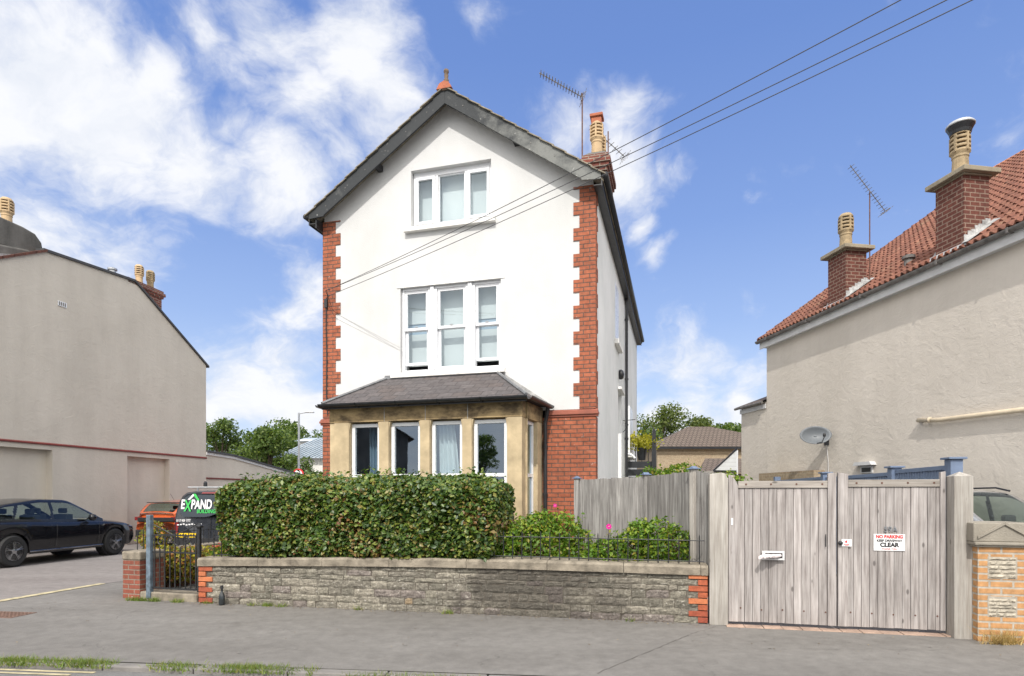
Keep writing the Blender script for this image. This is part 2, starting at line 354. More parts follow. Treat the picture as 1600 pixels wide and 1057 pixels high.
simple('pvc', (.80, .81, .83), .28, var=.02, sc=2)
simple('white_sill', (.80, .79, .76), .7, var=.06, sc=5, bmp=.2)
simple('black_paint', (.022, .023, .026), .38, var=.25, sc=9, bmp=.1)
simple('gutter_grey', (.16, .15, .14), .6, var=.45, sc=7)
simple('fascia_white', (.62, .62, .62), .6, var=.1, sc=4)
simple('cable_grey', (.075, .075, .08), .6, var=.1)
simple('iron', (.02, .021, .023), .45, var=.4, sc=25, bmp=.3, bsc=90)
simple('tyre', (.022, .022, .022), .8, var=.15)
simple('alloy', (.42, .43, .45), .28, .9, var=.05)
simple('black_void', (.006, .006, .006), .9, var=.1, spec=.1)
simple('dark_plastic', (.02, .02, .022), .5, var=.1)
simple('chrome', (.6, .6, .62), .15, 1., var=.03)
simple('clay', (.52, .375, .22), .85, var=.16, sc=5, bmp=.3)
simple('old_clay', (.36, .275, .165), .88, var=.35, sc=7, bmp=.4)
simple('old_red_tile', (.13, .055, .04), .9, var=.4, sc=9, bmp=.5)
simple('old_clay_dark', (.17, .12, .085), .9, var=.45, sc=14, bmp=.5)
simple('red_clay', (.40, .13, .07), .85, var=.25, sc=9, bmp=.3)
simple('terracotta_ridge', (.48, .20, .10), .85, var=.2, sc=6, bmp=.3)
simple('lead', (.20, .205, .215), .55, .3, var=.3, sc=7, bmp=.3, bsc=15)
simple('pale_flashing', (.38, .38, .375), .6, var=.45, sc=9, bmp=.3)
simple('galvanised', (.52, .53, .54), .5, .3, var=.12)
simple('steel', (.42, .43, .44), .35, .85, var=.1)
simple('aluminium', (.55, .55, .56), .4, .7, var=.1)
simple('rusty_mast', (.14, .07, .05), .7, .3, var=.4, sc=20)
simple('dish_grey', (.14, .155, .17), .5, var=.05)
simple('blind', (.56, .60, .60), .7, var=.02, sc=1)
simple('dark_blind', (.30, .40, .50), .7, var=.03, sc=1)
simple('curtain', (.68, .72, .71), .9, var=.05)
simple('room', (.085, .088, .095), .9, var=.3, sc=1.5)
simple('sign_white', (.80, .80, .80), .4, var=.01)
simple('sign_red', (.62, .03, .03), .45, var=.02)
simple('sign_black', (.02, .02, .022), .45, var=.02)
simple('letter_white', (.82, .82, .82), .4, var=.01)
simple('letter_green', (.05, .50, .10), .4, var=.01)
simple('plate_yellow', (.80, .55, .02), .4, var=.02)
simple('black_car', (.006, .0065, .009), .2, var=.05, coat=.55, spec=.35)
simple('grey_car', (.33, .34, .36), .25, .55, var=.03, coat=1.)
simple('orange_car', (.60, .11, .025), .25, .1, var=.03, coat=1.)
simple('navy_van', (.020, .023, .030), .28, var=.05, coat=.8)
simple('tail_red', (.20, .012, .015), .2, var=.05, coat=1.)
simple('cream_pipe', (.58, .49, .36), .6, var=.12)
simple('bark', (.10, .075, .055), .9, var=.3, sc=12, bmp=.7)
simple('twig', (.12, .07, .045), .9, var=.3, sc=12)
simple('soil', (.09, .065, .045), .95, var=.4, sc=8, bmp=.8, bsc=30)
simple('red_band', (.16, .028, .022), .6, var=.15, sc=6)
simple('metal_roof', (.42, .48, .53), .45, .2, var=.08, sc=2)
simple('white_wall', (.72, .71, .68), .8, var=.05)
simple('cladding', (.66, .68, .69), .6, var=.05)
simple('felt', (.07, .072, .078), .85, var=.2, sc=6, bmp=.4)
simple('flower_pink', (.65, .02, .30), .6, var=.1)
simple('petal', (.65, .08, .05), .6, var=.5, sc=30)
simple('pale_flower', (.75, .68, .62), .6, var=.1)
simple('paper', (.75, .68, .68), .5, var=.25, sc=20)
simple('yellow_paint', (.46, .40, .25), .8, var=.3, sc=9, bmp=.4)
simple('kerb_stone', (.20, .188, .176), .85, var=.2, sc=7, bmp=.5)
simple('brick_sett', (.38, .27, .21), .9, var=.3, sc=5, bmp=.5)
simple('rust_cover', (.17, .105, .08), .85, var=.3, sc=18, bmp=.5)
simple('bottle_glass', (.02, .025, .028), .15, var=.1, coat=.6)
simple('post_paint', (.12, .16, .20), .6, var=.45, sc=14, bmp=.4)
simple('moss_tile', (.25, .22, .17), .95, var=.45, sc=9, bmp=.6)
simple('seat_cloth', (.05, .05, .052), .9, var=.1)
leafmat('hedge_leaf', [(0, (.024, .056, .012)), (.35, (.055, .110, .019)), (.62, (.12, .18, .028)), (.80, (.25, .27, .055)), (.9, (.22, .15, .05)), (1, (.20, .085, .04))], .2, .4, .5)
leafmat('rose_leaf', [(0, (.06, .13, .018)), (.5, (.13, .24, .025)), (.85, (.26, .36, .04)), (1, (.34, .28, .05))], .35)
leafmat('shrub_leaf', [(0, (.07, .08, .015)), (.35, (.22, .25, .03)), (.65, (.46, .40, .045)), (.82, (.22, .10, .03)), (1, (.50, .22, .05))], .3)
leafmat('tree_leaf', [(0, (.04, .072, .018)), (.5, (.085, .14, .03)), (1, (.17, .22, .05))], .35)
leafmat('birch_leaf', [(0, (.06, .09, .025)), (.5, (.12, .16, .04)), (1, (.20, .23, .07))], .35)
leafmat('fir_needle', [(0, (.018, .04, .018)), (.6, (.035, .07, .028)), (1, (.07, .11, .04))], .15)
leafmat('yellow_leaf', [(0, (.30, .30, .03)), (1, (.50, .45, .05))], .35)
leafmat('grass_blade', [(0, (.09, .14, .03)), (.6, (.17, .25, .045)), (1, (.26, .24, .08))], .3)
leafmat('litter', [(0, (.06, .045, .03)), (.7, (.17, .12, .07)), (1, (.34, .25, .13))], .05)
leafmat('dry_grass', [(0, (.35, .24, .10)), (1, (.50, .38, .18))], .2)
def glassmat(name, tint, rmin, dark=0., blue=(1,1,1)):
    m, nt, b = newmat(name)
    fc = nd(nt, 'ShaderNodeLayerWeight', {'Blend': .5}).outputs['Facing']
    f = rng_(nt, math_(nt, 'POWER', fc, 4.5), 0., 1., rmin, 1.)
    tr = nd(nt, 'ShaderNodeBsdfTransparent', {'Color': tint}); gl = nd(nt, 'ShaderNodeBsdfGlossy', {'Color': (*blue, 1) if len(blue) == 3 else blue, 'Roughness': .015})
    gl.inputs['Color'].default_value = (.76, .88, 1, 1)
    w = noise(nt, 1.1, 2, .5, coords(nt)); bm = nd(nt, 'ShaderNodeBump', {'Height': w, 'Strength': .06, 'Distance': .03}); L(nt, bm.outputs[0], gl.inputs['Normal'])
    mx = nd(nt, 'ShaderNodeMixShader', {0: f, 1: tr.outputs[0], 2: gl.outputs[0]}); L(nt, mx.outputs[0], nt.nodes['Material Output'].inputs[0])
glassmat('window_glass', (.82, .90, .92), .26)
glassmat('upper_glass', (.92, .96, .97), .10)
glassmat('car_glass', (.68, .76, .72), .05)
glassmat('tinted_glass', (.05, .06, .06), .09)
def asphalt(name, a, b_, stain, crack=.5, agg=.35):
    m, nt, b = newmat(name); v = coords(nt)
    n = noise(nt, .45, 6, .6, stretch(nt, v, (.6, 1.6, 1))); g = noise(nt, 130, 4, .8, v); g2 = noise(nt, 6, 7, .72, v)
    c = mixc(nt, rng_(nt, n, .35, .65), a, b_); c = mixc(nt, 1., c, ramp(nt, g, [(.3, 1-agg), (.7, 1+agg)]), 'MULTIPLY')
    c = mixc(nt, 1., c, ramp(nt, g2, [(.3, .80), (.7, 1.14)]), 'MULTIPLY')
    s = rng_(nt, noise(nt, 1.9, 5, .62, v), .60, .74, 0., .55); c = mixc(nt, s, c, stain)
    lt = rng_(nt, noise(nt, 26, 3, .6, v), .76, .79, 0., .7); c = mixc(nt, lt, c, tuple(min(1, x*2.2) for x in a))
    wv = nd(nt, 'ShaderNodeVectorMath', {0: noise(nt, 1.4, 5, .6, v, 1), 'Scale': .9}, operation='SCALE').outputs[0]
    vv = nd(nt, 'ShaderNodeVectorMath', {0: v, 1: wv}, operation='ADD').outputs[0]
    vo = nd(nt, 'ShaderNodeTexVoronoi', {'Vector': vv, 'Scale': .33}, feature='DISTANCE_TO_EDGE').outputs['Distance']
    ck = math_(nt, 'MULTIPLY', rng_(nt, vo, .0, .0035, crack, 0.), rng_(nt, noise(nt, .8, 2, .5, v), .45, .55))
    c = mixc(nt, ck, c, tuple(x*.35 for x in a)); L(nt, c, b.inputs['Base Color'])
    b.inputs['Roughness'].default_value = .88; b.inputs['Specular IOR Level'].default_value = .25
    nb = bump(nt, None, g, .5, .004); nb = bump(nt, None, ck, -.8, .01, nb); bump(nt, b, noise(nt, 1.3, 3, .5, v), .12, .03, nb)
asphalt('pavement_asphalt', (.168, .159, .149), (.212, .202, .19), (.125, .115, .106))
asphalt('side_asphalt', (.21, .19, .182), (.255, .235, .225), (.175, .16, .15), .25, .25)
asphalt('road_asphalt', (.16, .158, .156), (.19, .185, .18), (.12, .12, .12))
simple('far_ground', (.10, .12, .05), .95, var=.3, sc=.5)
def pantile():
    m, nt, b = newmat('pantile'); v = coords(nt)
    n = noise(nt, 7, 6, .65, v); c = ramp(nt, n, [(.28, (.12, .048, .033)), (.5, (.215, .085, .055)), (.72, (.31, .15, .095))])
    r = rndattr(nt); c = mixc(nt, 1., c, ramp(nt, r, [(0, .72), (1, 1.15)]), 'MULTIPLY')
    l = rng_(nt, noise(nt, 2.2, 6, .65, v), .58, .72, 0., .5); c = mixc(nt, l, c, (.30, .24, .15))
    L(nt, c, b.inputs['Base Color']); b.inputs['Roughness'].default_value = .85; bump(nt, b, n, .4, .01)
pantile()
def barge():
    m, nt, b = newmat('barge_paint'); v = coords(nt)
    sp = nd(nt, 'ShaderNodeSeparateXYZ', {0: v})
    n = noise(nt, 3.2, 6, .65, v); x = math_(nt, 'ADD', math_(nt, 'MULTIPLY', rng_(nt, sp.outputs[0], 2.4, 4.6), .36), n)
    f = rng_(nt, x, .62, .92); c = mixc(nt, f, (.026, .030, .034), (.19, .195, .185))
    sp2 = rng_(nt, noise(nt, 16, 3, .5, v), .70, .74, 0., .7); c = mixc(nt, sp2, c, (.42, .42, .40))
    L(nt, c, b.inputs['Base Color']); b.inputs['Roughness'].default_value = .7; bump(nt, b, noise(nt, 9, 4, .6, v), .25, .01)
barge()

# ================================================================== setting: ground
def sheet(name, pts, z, m):
    b = MB(); b.add([(x, y, z) for x, y in pts], [tuple(range(len(pts)))]); o = b.build(name, m); return tag(o, kind='structure')
sheet('ground', [(-900, -400), (900, -400), (900, 1500), (-900, 1500)], -.12, 'far_ground')
K0, K1 = (-4.92, 5.80), (-.34, 5.30); kd_ = Vector((K1[0]-K0[0], K1[1]-K0[1])).normalized()
def kp(t, off=0.): return (K0[0]+kd_.x*t-kd_.y*off, K0[1]+kd_.y*t+kd_.x*off)     # along the kerb; off is towards the houses
sheet('pavement', [kp(-9, .13), kp(40, .13), (60, 70), (-30, 70), (-14, 9.2)], 0., 'pavement_asphalt')
sheet('road', [kp(-60, 0), kp(60, 0), (60, -90), (-60, -90)], -.05, 'road_asphalt')
b = MB()
for i in range(54):
    t0 = -9+i*.915; z1 = random.uniform(-.004, .003)
    a, c = kp(t0, 0), kp(t0+.905, .128)
    p = [kp(t0, 0), kp(t0+.905, 0), kp(t0+.905, .128), kp(t0, .128)]
    b.add([(*q, -.11) for q in p]+[(*q, z1) for q in p], [(0,3,2,1),(4,5,6,7),(0,1,5,4),(1,2,6,5),(2,3,7,6),(3,0,4,7)])
tag(b.build('kerb', 'kerb_stone', bevel=.012), kind='structure')
sheet('side_road', [(-60, 9.25), (-7.758, 9.25), (-7.44, 10.95), (-6.6, 12.6), (-6.6, 60), (-60, 60)], .004, 'side_asphalt')
def strip(name, A, B, w, z, m):
    A = Vector(A); B = Vector(B); d = (B-A).normalized(); n = Vector((-d.y, d.x))*w/2
    bb = MB(); N = 40; vs = []
    for i in range(N+1):
        p = A+(B-A)*i/N; e = random.uniform(.85, 1.1); vs += [(*(p+n*e), z), (*(p-n*random.uniform(.85, 1.1)), z)]
    bb.add(vs, [(2*i, 2*i+1, 2*i+3, 2*i+2) for i in range(N)]); return tag(bb.build(name, m), kind='structure')
strip('yellow_line', (-9.5, 8.55), (-7.80, 9.0), .15, .008, 'yellow_paint')
strip('yellow_line', (-7.79, 9.0), (-7.44, 10.95), .15, .008, 'yellow_paint')
strip('yellow_line', kp(-6, -.075), kp(1.05, -.075), .045, -.045, 'yellow_paint')
strip('yellow_line', kp(-6, -.165), kp(.88, -.165), .045, -.045, 'yellow_paint')
def seam(pts, w):
    bb = MB(); vs = []
    for i, p in enumerate(pts):
        a = Vector(pts[max(0, i-1)]); c = Vector(pts[min(len(pts)-1, i+1)]); d = (c-a).normalized(); n = Vector((-d.y, d.x))*w*random.uniform(.3, 1.)
        vs += [(p[0]+n.x, p[1]+n.y, .0035), (p[0]-n.x, p[1]-n.y, .0035)]
    bb.add(vs, [(2*i, 2*i+1, 2*i+3, 2*i+2) for i in range(len(pts)-1)]); return tag(bb.build('pavement_crack', 'crack'), kind='structure')
simple('crack', (.07, .063, .056), .95, var=.3)
def wig(A, B, n, j): return [(A[0]+(B[0]-A[0])*i/n+random.uniform(-j, j), A[1]+(B[1]-A[1])*i/n+random.uniform(-j, j)) for i in range(n+1)]
seam(wig((.76, 5.42), (2.05, 6.95), 30, .008), .004); seam(wig((2.05, 6.95), (2.5, 7.38), 12, .01), .003)
seam(wig((1.5, 6.35), (4.6, 6.25), 40, .03), .002); seam(wig((-7.2, 8.6), (-4.8, 8.3), 40, .03), .003)
seam(wig((-4.6, 7.3), (-2.2, 7.9), 40, .035), .002)
b = MB()
for i in range(46):
    x, y = random.uniform(-5, 5.5), random.uniform(5.9, 7.6); r_ = random.uniform(.006, .022); a0 = random.random()*6; b.add([(x+r_*random.uniform(.5, 1.3)*math.cos(a0+k), y+r_*random.uniform(.5, 1.3)*math.sin(a0+k), .004) for k in range(6)], [tuple(range(6))])
tag(b.build('gum_spots', 'kerb_stone'), 'pale chewing gum spots on the pavement', 'gum spots', None, 'stuff')
# garden earth behind the front wall
sheet('garden_soil', [(-4.55, 9.15), (2.35, 7.72), (2.2, 9.1), (3.6, 16), (-3.0, 20), (-5.6, 10.4)], .42, 'soil')
sheet('garden_path', [(-6.02, 9.43), (-4.6, 9.05), (-4.6, 10.2), (-5.7, 10.4)], .05, 'pavement_asphalt')
sheet('driveway', [(2.62, 7.52), (5.0, 7.0), (7.6, 16), (5.0, 24), (2.4, 9.4)], .006, 'side_asphalt')

# ================================================================== front garden wall
WA = R(-11.82); WL = 7.269
front_wall = thing('garden_wall', 'low grey rubble stone wall with brick ends along the pavement in front of the white house', 'garden wall', (-4.675, 9.025, 0), WA)
def topz(x): return .671+.075*math.sin(min(1, x/4.6)*PI/2)-.008*max(0, x-5)          # top of the coping along the wall
def jit(a): return random.uniform(-a, a)
b = MB(); H_ = .53
# rubble in rough courses: each stone its own block with a hewn, uneven face
z = -.02; rows = []
while z < .62:
    h = random.choice([.05, .065, .08, .095, .11, .075]); rows.append((z, h)); z += h
for (z0, h) in rows:
    x = .13 if True else 0; x += jit(.02)
    while x < WL-.11:
        w = random.uniform(.10, .40) if random.random() < .8 else random.uniform(.35, .6); x1 = min(x+w, WL-.1)
        zt = topz((x+x1)/2)-.122
        za = z0+.0015+jit(.003); zb = min(z0+h-.0015+jit(.004), zt)
        if zb-za > .018 and x1-x > .04:
            nx = max(3, int((x1-x)/.045)); nz = 4; ph = random.uniform(0, 9); vs = []; fs = []; dep = random.uniform(0, .008)
            subs = 2 if (h > .09 and random.random() < .3) else 1
            for iz in range(nz+1):
                for ix in range(nx+1):
                    u = ix/nx; v = iz/nz; ed = min(u*(x1-x), (1-u)*(x1-x), v*(zb-za), (1-v)*(zb-za))
                    y = -dep-.004*min(1, ed/.006)-jit(.0035)-.002*math.sin(9*u+ph)
                    if ed <= 1e-6: y = -dep+.006
                    wob = .006*math.sin((x+u*w)*17+ph)
                    vs.append((x+.002+u*(x1-x-.004)+(jit(.006) if 0 < ix < nx else jit(.003)), y, za+v*(zb-za)+wob*(1 if 0 < iz < nz else .6)))
            for iz in range(nz):
                for ix in range(nx):
                    a = iz*(nx+1)+ix; fs.append((a, a+1, a+nx+2, a+nx+1))
            b.add(vs, fs)
        x = x1+random.uniform(.001, .005)
b.build('stone_face', 'rubble_stone', front_wall)
b = MB(); n = 40
for i in range(n):
    x0, x1 = .001+i*(WL-.002)/n, .001+(i+1)*(WL-.002)/n; t0, t1 = topz(x0)-.124, topz(x1)-.124
    vs = [(x0, .004, -.1), (x1, .004, -.1), (x1, .31, -.1), (x0, .31, -.1), (x0, .004, t0), (x1, .004, t1), (x1, .31, t1), (x0, .31, t0)]
    b.add(vs, [(0,1,5,4), (4,5,6,7), (2,3,7,6)]+([(3,0,4,7)] if i == 0 else [])+([(1,2,6,5)] if i == n-1 else []))
b.build('wall_core', 'mortar', front_wall)
b = MB()
for s in (0, 1):
    z = .012; k = 0
    while z < topz(s*WL)-.125-.03:
        h = .066; l = .225 if (k+s) % 2 == 0 else .112
        zz_ = min(z+h, topz(s*WL)-.124)
        x0, x1 = (0.-.004, l) if s == 0 else (WL-l, WL+.004)
        b.box(x0, x1, -.022+jit(.002), .1, z, zz_, random.random()); z += .078; k += 1
b.build('brick_end', 'brick_plain', front_wall, bevel=.004)
b = MB(); x = -.012
while x < WL+.01:
    x1 = min(x+random.uniform(.85, 1.25), WL+.012); nn_ = 6; vs = []; fs = []
    for i in range(nn_+1):
        xx = x+.003+(x1-x-.006)*i/nn_; t = topz(xx)+jit(.002)
        vs += [(xx, -.042+jit(.003), t-.120), (xx, -.046+jit(.003), t-.028), (xx, -.018, t), (xx, .33, t+.004), (xx, .35, t-.120)]
    for i in range(nn_):
        for k in range(5): fs.append((i*5+k, i*5+(k+1) % 5, (i+1)*5+(k+1) % 5, (i+1)*5+k)[::-1])
    fs += [tuple(range(5)), tuple(range(nn_*5, nn_*5+5))[::-1]]; b.add(vs, fs); x = x1
b.build('coping', 'concrete_coping', front_wall)
# low iron railing let into the coping
def railing(label, x0, x1, y, zf, h, parent_loc, rot, rails, group=None, sp=.118, cap=True):
    t = thing('iron_railing', label, 'railing', parent_loc, rot, group); x = x0; bars = 0
    pts = lambda dz: [(x0+(x1-x0)*i/12, y, zf(x0+(x1-x0)*i/12)+dz) for i in range(13)]
    for k, r_ in enumerate(rails):
        m = MB(); m.tube(pts(r_), .007, 6); m.build('rail', 'iron', t)
    while x <= x1:
        m = MB(); z0 = zf(x); hh = h+jit(.006); lean = jit(.006); m.tube([(x, y, z0-.02), (x+lean, y, z0+hh), (x+lean, y, z0+hh+.03)], [.0075, .0075, .002], 6)
        m.build('bar', 'iron', t); x += sp
    return t
railing('black iron spiked railing on the stone wall, running past the hedge to the wooden gates', .15, WL-.02, .12, topz, .345, (-4.675, 9.025, 0), WA, (.035, .30), sp=.128)

# ------------------------------------------------------------------ brick pier and iron gate at the left
PA = math.atan2(9.025-9.42, -4.675+6.08); pierX = .31
pier = thing('brick_pier', 'short red brick pier with stone cap left of the small iron gate', 'pier', (-6.08, 9.42, 0), PA)
b = MB(); b.box(0, .33, 0, .45, -.05, .60); b.build('brickwork', 'pier_brick', pier)
b = MB(); b.box(-.01, .345, -.015, .47, .602, .735); b.build('cap', 'concrete_coping', pier, bevel=.02)
sg = thing('iron_garden_gate', 'small ornate black iron gate with scrolls between the brick pier and the stone wall', 'gate', (-6.08, 9.42, 0), PA)
gx0, gx1 = .60, 1.37
b = MB(); b.box(.47, .55, -.02, .05, .02, 1.305); b.build('post', 'post_paint', sg, bevel=.008)
b = MB(); b.box(gx1+.03, gx1+.078, .005, .053, .15, 1.12); b.lathe([(.05, 0), (.055, .03), (.03, .05), (.01, .07)], (gx1+.053, .03, 1.12), 10); b.build('post', 'iron', sg, bevel=.006)
for zr in (.175, .725, .985):
    m = MB(); m.box(gx0-.04, gx1+.02, .008, .032, zr, zr+.022); m.build('rail', 'iron', sg)
for i in range(9):
    x = gx0+.0+i*(gx1-gx0)/8; full = i % 2 == 0
    m = MB(); m.tube([(x, .02, .18), (x, .02, 1.0 if full else .80), (x, .02, 1.01 if full else .83)], [.011, .011, .003], 6); m.build('bar', 'iron', sg)
def spiral(cx, cz, r0, r1, a0, turns, n=22): return [(cx+(r0+(r1-r0)*i/n)*math.cos(a0+turns*2*PI*i/n), .02, cz+(r0+(r1-r0)*i/n)*math.sin(a0+turns*2*PI*i/n)) for i in range(n+1)]
for (cx_, cz_, r0, r1, a0, tr) in ((.72, .90, .085, .02, 0, 1.3), (.88, .93, .07, .015, PI, -1.3), (1.03, .90, .085, .02, 0, 1.3), (1.2, .92, .075, .015, PI, -1.3), (1.31, .90, .06, .015, 0, 1.3), (.68, 1.06, .06, .015, 0, 1.2)):
    m = MB(); m.tube(spiral(cx_, cz_, r0, r1, a0, tr), .009, 5); m.build('scroll', 'iron', sg)
m = MB(); m.tube([(gx0-.03, .02, 1.16), (gx0+.12, .02, 1.1), (.95, .02, 1.0), (1.2, .02, 1.08), (gx1+.05, .02, 1.19)], .009, 6); m.build('scroll', 'iron', sg)
b = MB(); b.box(.33, 1.40, .0, .28, -.05, .12); tag(b.build('gate_step', 'concrete_coping', None, (-6.08, 9.42, 0), PA, bevel=.02), 'worn concrete step under the small iron gate', 'step')
# garden side wall with railing running back beside the side road
sw = thing('side_wall', 'low wall with stone coping running back from the brick pier beside the parked cars', 'garden wall', (-6.18, 9.92, 0), R(90-15.4))
b = MB(); b.box(0, 6.5, -.12, .12, -.05, .58); b.build('brickwork', 'pier_brick', sw)
b = MB(); b.box(0, 6.5, -.15, .15, .582, .70); b.build('coping', 'concrete_coping', sw, bevel=.015)
railing('black iron railing on the low side wall behind the brick pier', .02, 2.4, 0, lambda x: .70, .32, (-6.18, 9.92, 0), R(90-15.4), (.26,), sp=.12)

b = MB(); b.lathe([(.001, 0), (.038, 0), (.044, .02), (.044, .13), (.030, .17), (.016, .20), (.015, .235), (.020, .24), (.020, .262), (.001, .264)], (0,0,0), 16)
bt = thing('bottle', 'dark bottle standing on the pavement against the left end of the stone wall', 'bottle', (-4.245, 8.82, 0))
b.build('body', 'bottle_glass', bt, smooth=True); m = MB(); m.lathe([(.022, .245), (.022, .285), (.010, .29)], (0,0,0), 12); m.build('cap', 'black_paint', bt)
mc = thing('manhole_cover', 'rusty brown access cover set in the pavement at the left edge', 'manhole cover', (-6.95, 8.12, 0), R(-8))
b = MB(); b.box(-.43, .43, -.19, .19, -.02, .006)
b.build('frame', 'rust_cover', mc)
b = MB()
for i in range(14):
    for j in range(6): b.box(-.39+i*.057, -.39+i*.057+.035, -.16+j*.055, -.16+j*.055+.033, .006, .011)
b.build('tread', 'rust_cover', mc)

# ================================================================== wooden driveway gates
GA = math.atan2(6.946-7.499, 4.999-2.547)
def gate_leaf(label, x0, x1, tall_in, zb, zt, hinge_left):
    t = thing('driveway_gate', label, 'gate', (2.547, 7.499, 0), GA, 'pair of wooden driveway gates')
    b = MB(); x = x0+.012; 
    bounds = (x0+(.115 if hinge_left else .055), x1-(.055 if hinge_left else .115))
    n = 13; 
    xs = [x0+.004+(x1-x0-.008)*i/n for i in range(n+1)]
    for i in range(n):
        wv = jit(.002); b.box(xs[i]+.0022, xs[i+1]-.0022, -.004+wv, .018+wv, zb+jit(.003), zt-.088)
    b.build('boarding', 'gate_wood', t, bevel=.002)
    b = MB(); b.box(x0+.004, x1-.004, .020, .028, zb+.01, zt-.02); b.build('backing', 'fence_wood', t)
    a0, a1 = (x0+.115, x1-.095) if hinge_left else (x0+.115, x1-.055)
    b = MB(); b.box(a0, a1, -.022, .016, zt-.085, zt); b.build('top_rail', 'gate_rail', t, bevel=.004)
    # stiles, the hinge stile swept down to the rail
    if hinge_left:
        b = MB(); b.prism([(x0, zb), (x0+.113, zb), (x0+.113, zt-.06), (x0+.07, zt+.03), (x0+.02, zt+.075), (x0, zt+.08)], -.03, .016); b.build('stile', 'gate_wood', t, bevel=.003)
        b = MB(); b.prism([(x1-.093, zb), (x1-.004, zb), (x1-.004, zt+.085), (x1-.05, zt+.095), (x1-.093, zt+.085)], -.03, .016); b.build('stile', 'gate_wood', t, bevel=.003)
    else:
        b = MB(); b.prism([(x0+.004, zb), (x0+.113, zb), (x0+.113, zt+.065), (x0+.004, zt+.09)], -.03, .016); b.build('stile', 'gate_wood', t, bevel=.003)
        b = MB(); b.prism([(x1-.053, zb), (x1, zb), (x1, zt+.09), (x1-.053, zt+.08)], -.03, .016); b.build('stile', 'gate_wood', t, bevel=.003)
    for k in range(4):
        m = MB(); xb = a0+.09+k*(a1-a0-.15)/3; m.lathe([(.011, -.026), (.012, -.023), (.012, -.018)], (xb, 0, zt-.04), 8, ax='y'); m.build('bolt', 'rusty_mast', t)
    for k in range(5):
        m = MB(); xb = a0+k*(a1-a0-.05)/4+.03; m.lathe([(.009, -.010), (.010, -.007), (.010, -.003)], (xb, 0, zb+.16+jit(.01)), 8, ax='y'); m.build('bolt', 'rusty_mast', t)
    return t
g1 = gate_leaf('weathered wooden left gate leaf with the letter slot, beside the stone wall', .135, 1.355, 1, .05, 1.78, True)
g2 = gate_leaf('weathered wooden right gate leaf carrying the no parking sign', 1.367, 2.50, 0, .048, 1.79, False)
b = MB(); b.box(.52, .775, -.052, -.032, .905, .93); b.box(.52, .775, -.052, -.032, .82, .842); b.box(.52, .555, -.052, -.032, .842, .905); b.box(.75, .775, -.052, -.032, .842, .905)
ls = b.build('letter_slot', 'fascia_white', g1, bevel=.003)
b = MB(); b.box(.545, .76, -.034, -.006, .835, .91); b.build('slot_back', 'black_paint', g1)
b = MB()
for i, (xx, r_) in enumerate([(.50, .3), (.56, .5), (.63, .7)]):
    b.tube([(xx-.03, -.19+.02*i, .86+.01*i), (xx+.03, -.10, .872), (xx+.10, -.04, .875)], [.022, .024, .018], 8)
tag(b.build('rolled_leaflet', 'paper', None, (2.547, 7.499, 0), GA), 'pale rolled leaflets stuck in the letter slot of the left wooden gate', 'leaflets')
m = MB(); m.box(1.04+.19, 1.04+.20, -.036, -.030, .99, 1.14); m.build('keyhole_slot', 'black_paint', g1)
for (xc, zc, w_) in ((.165, 1.24, .022),):
    m = MB(); m.box(xc, xc+w_, -.036, -.031, zc, zc+.085); m.build('label_plate', 'letter_white', g1)
b = MB(); b.lathe([(.008, -.07), (.024, -.065), (.026, -.05), (.014, -.04), (.014, -.028)], (1.39, 0, 1.04), 12, ax='y'); b.build('door_knob', 'black_paint', g2, smooth=True)
# signs screwed to the gate
sn = thing('notice_sign', 'white no parking sign with red and black lettering on the right wooden gate', 'sign', (2.547, 7.499, 0), GA)
b = MB(); b.box(1.757, 2.088, -.016, -.009, .955, 1.150); b.build('plate', 'sign_white', sn, bevel=.002)
cxn = 1.9225; yn = -.018
text_mesh('NO PARKING', .052, 'red_text', 'sign_red', sn, (cxn, yn, 1.119), bold=.0022, sxx=.90)
text_mesh('KEEP DRIVEWAY', .036, 'black_text', 'sign_black', sn, (cxn, yn, 1.073), bold=.0012, sxx=1.0)
text_mesh('CLEAR', .066, 'black_text', 'sign_black', sn, (cxn, yn, 1.023), bold=.003, sxx=1.0)
text_mesh('THANK YOU', .026, 'red_text', 'sign_red', sn, (cxn, yn, .976), sxx=1.05)
hn = thing('house_number', 'grey metal house number above the no parking sign', 'house number', (2.547, 7.499, 0), GA)
text_mesh('59A', .088, 'numerals', 'steel', hn, (1.935, -.018, 1.205), bold=.001, ext=.006, sxx=1.0)
ss = thing('small_notice', 'small white notice with a red mark beside the gate join', 'sign', (2.547, 7.499, 0), GA)
b = MB(); b.box(1.405, 1.515, -.040, -.034, 1.00, 1.085); b.build('plate', 'sign_white', ss, bevel=.001)
m = MB(); m.lathe([(.012, -.0425), (.012, -.040)], (1.455, 0, 1.055), 10, ax='y'); m.box(1.452, 1.459, -.0425, -.0402, 1.058, 1.075); m.build('red_mark', 'sign_red', ss)
m = MB(); m.box(1.43, 1.49, -.0425, -.0402, 1.02, 1.026); m.box(1.44, 1.48, -.0425, -.0402, 1.01, 1.014); m.build('red_lines', 'sign_red', ss)
